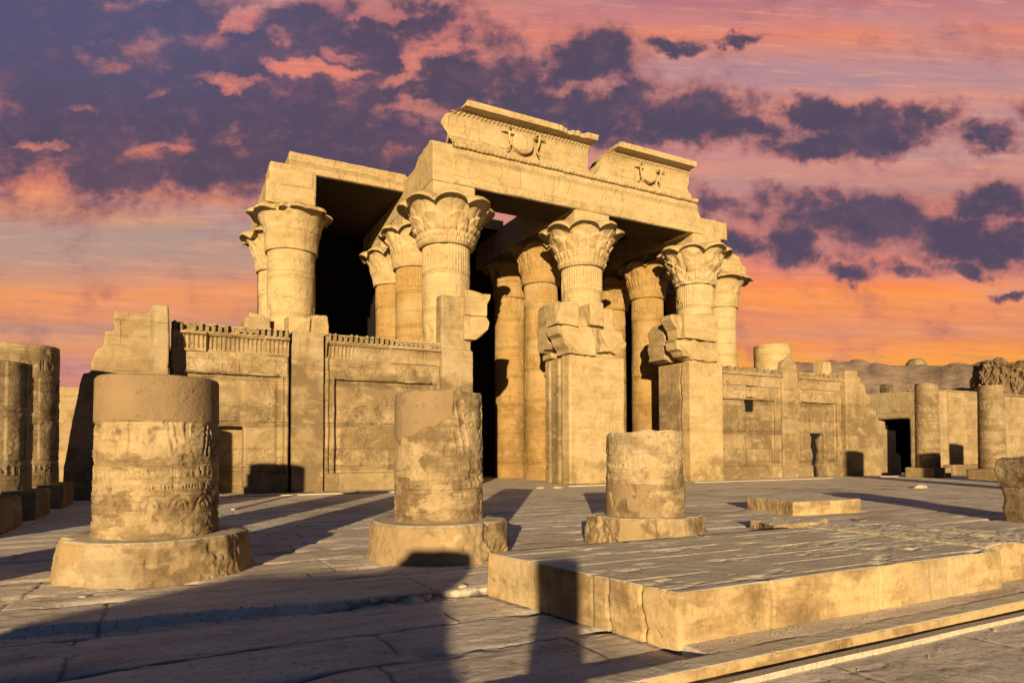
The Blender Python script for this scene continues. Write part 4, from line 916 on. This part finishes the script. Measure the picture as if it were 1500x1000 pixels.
# ================================================================== unseen casters placed out of view to throw the long shadows
random.seed(2)
wb = tag(block('shadow_silhouette', [prism(rough([(-16, -.1), (-16, 2.0), (-12, 1.75), (-8.7, 1.92), (-7.5, 2.2), (-5.35, 2.13), (-5.02, 2.40), (-4.2, 2.34), (-4.12, 1.98), (-4.34, 1.82), (-4.02, 1.68), (-3.8, 1.5), (-3.45, 1.35), (-3.3, .6), (-3.25, -.1)], .4, .02), -4.2, -3.8)], M['wallr'], None, vox=.05, d1=.03), 'wall-like outline added behind the viewer to cast the foreground shadow', 'wall')  # unseen silhouette, shaped for the figure-like shadow it throws
pb = tag(block('shadow_post', [boxv(-2.80, -2.40, -4.2, -3.9, -.1, 2.16)], M['wallr'], None, vox=.05, d1=.03), 'narrow post added behind the viewer to cast a person-like shadow', 'post')  # unseen upright added in place of a person, for its shadow
def shade_col(x, y, r, zt, lab):
    o = lathe('colonnade_column', x, y, lambda t, z: r+.04*(fbm(t*2, z, 3)-.5), np.arange(0, zt, .1), M['farcol'], None, 64)
    return tag(o, lab, 'column', 'unseen shadow-casting columns outside the picture')
for (x, y, r, zt, lab) in ((28.6, 8, .8, 5.1, 'taller unseen shadow-casting column beyond the right edge of the picture'), (33.0, 8, .7, 4.3, 'lower unseen shadow-casting column beyond the right edge of the picture'), (42.7, 8, .9, 5.9, 'tallest unseen shadow-casting column far beyond the right edge of the picture'), (-5.5, 13.9, 1.0, 3.68, 'column stump beyond the left edge of the picture, beside the colonnade'), (-4.0, 9.0, .85, 3.2, 'column stump beyond the left edge of the picture, nearest the viewer'), (-7.4, 11.2, 1.0, 3.2, 'column stump beyond the left edge of the picture, furthest out')):
    shade_col(x, y, r, zt, lab)  # each an unseen column placed for the shadow it throws

# grit and chips gathered along the ledge, at the feet of things and over the paving
def grit():
    rs = np.random.RandomState(9); P = []
    for i in range(520): x = rs.uniform(-2.2, 3.3); P.append((x, 7.28-.09*(x-3.4)+rs.normal(-.06, .07)))
    for i in range(160): x = rs.uniform(3.9, 9); P.append((x, 4.2-abs(rs.normal(0, .05))))
    for i in range(120): x = rs.uniform(3.0, 12); P.append((x, 3.74-abs(rs.normal(.25, .12))))
    for (cx, cy, r) in ((-.18, 10.6, 1.3), (3.86, 9.95, 1.2), (7.7, 9.45, 1.2)):
        for i in range(110): a = rs.uniform(0, 6.28); q = r+abs(rs.normal(0, .10)); P.append((cx+q*math.cos(a), cy+q*math.sin(a)))
    for i in range(420): P.append((rs.uniform(-3, 14), rs.uniform(3.9, 15)))
    for i in range(260): P.append((rs.uniform(0, 46), 28.6-abs(rs.normal(0, .5))))
    P = np.array(P); Z = ground_h(P[:, 0], P[:, 1])[0]; parts = []
    for (x, y), z in zip(P, Z):
        q = (.004+.011*rs.rand()**3)*(1 if y < 20 else 4); v = [(x+q*a*rs.uniform(.7, 1.4), y+q*b*rs.uniform(.7, 1.4), z+q*c*rs.uniform(.5, 1.1)) for a, b, c in ((1, 0, 0), (-1, 0, 0), (0, 1, 0), (0, -1, 0), (.2, .1, 1), (0, 0, -.6))]
        parts.append((v, [(0, 2, 4), (2, 1, 4), (1, 3, 4), (3, 0, 4), (2, 0, 5), (1, 2, 5), (3, 1, 5), (0, 3, 5)]))
    tag(mk('gravel', *merge(parts), M['chip']), 'loose grit and stone chips scattered on the paving', 'gravel', None, 'stuff')
grit()
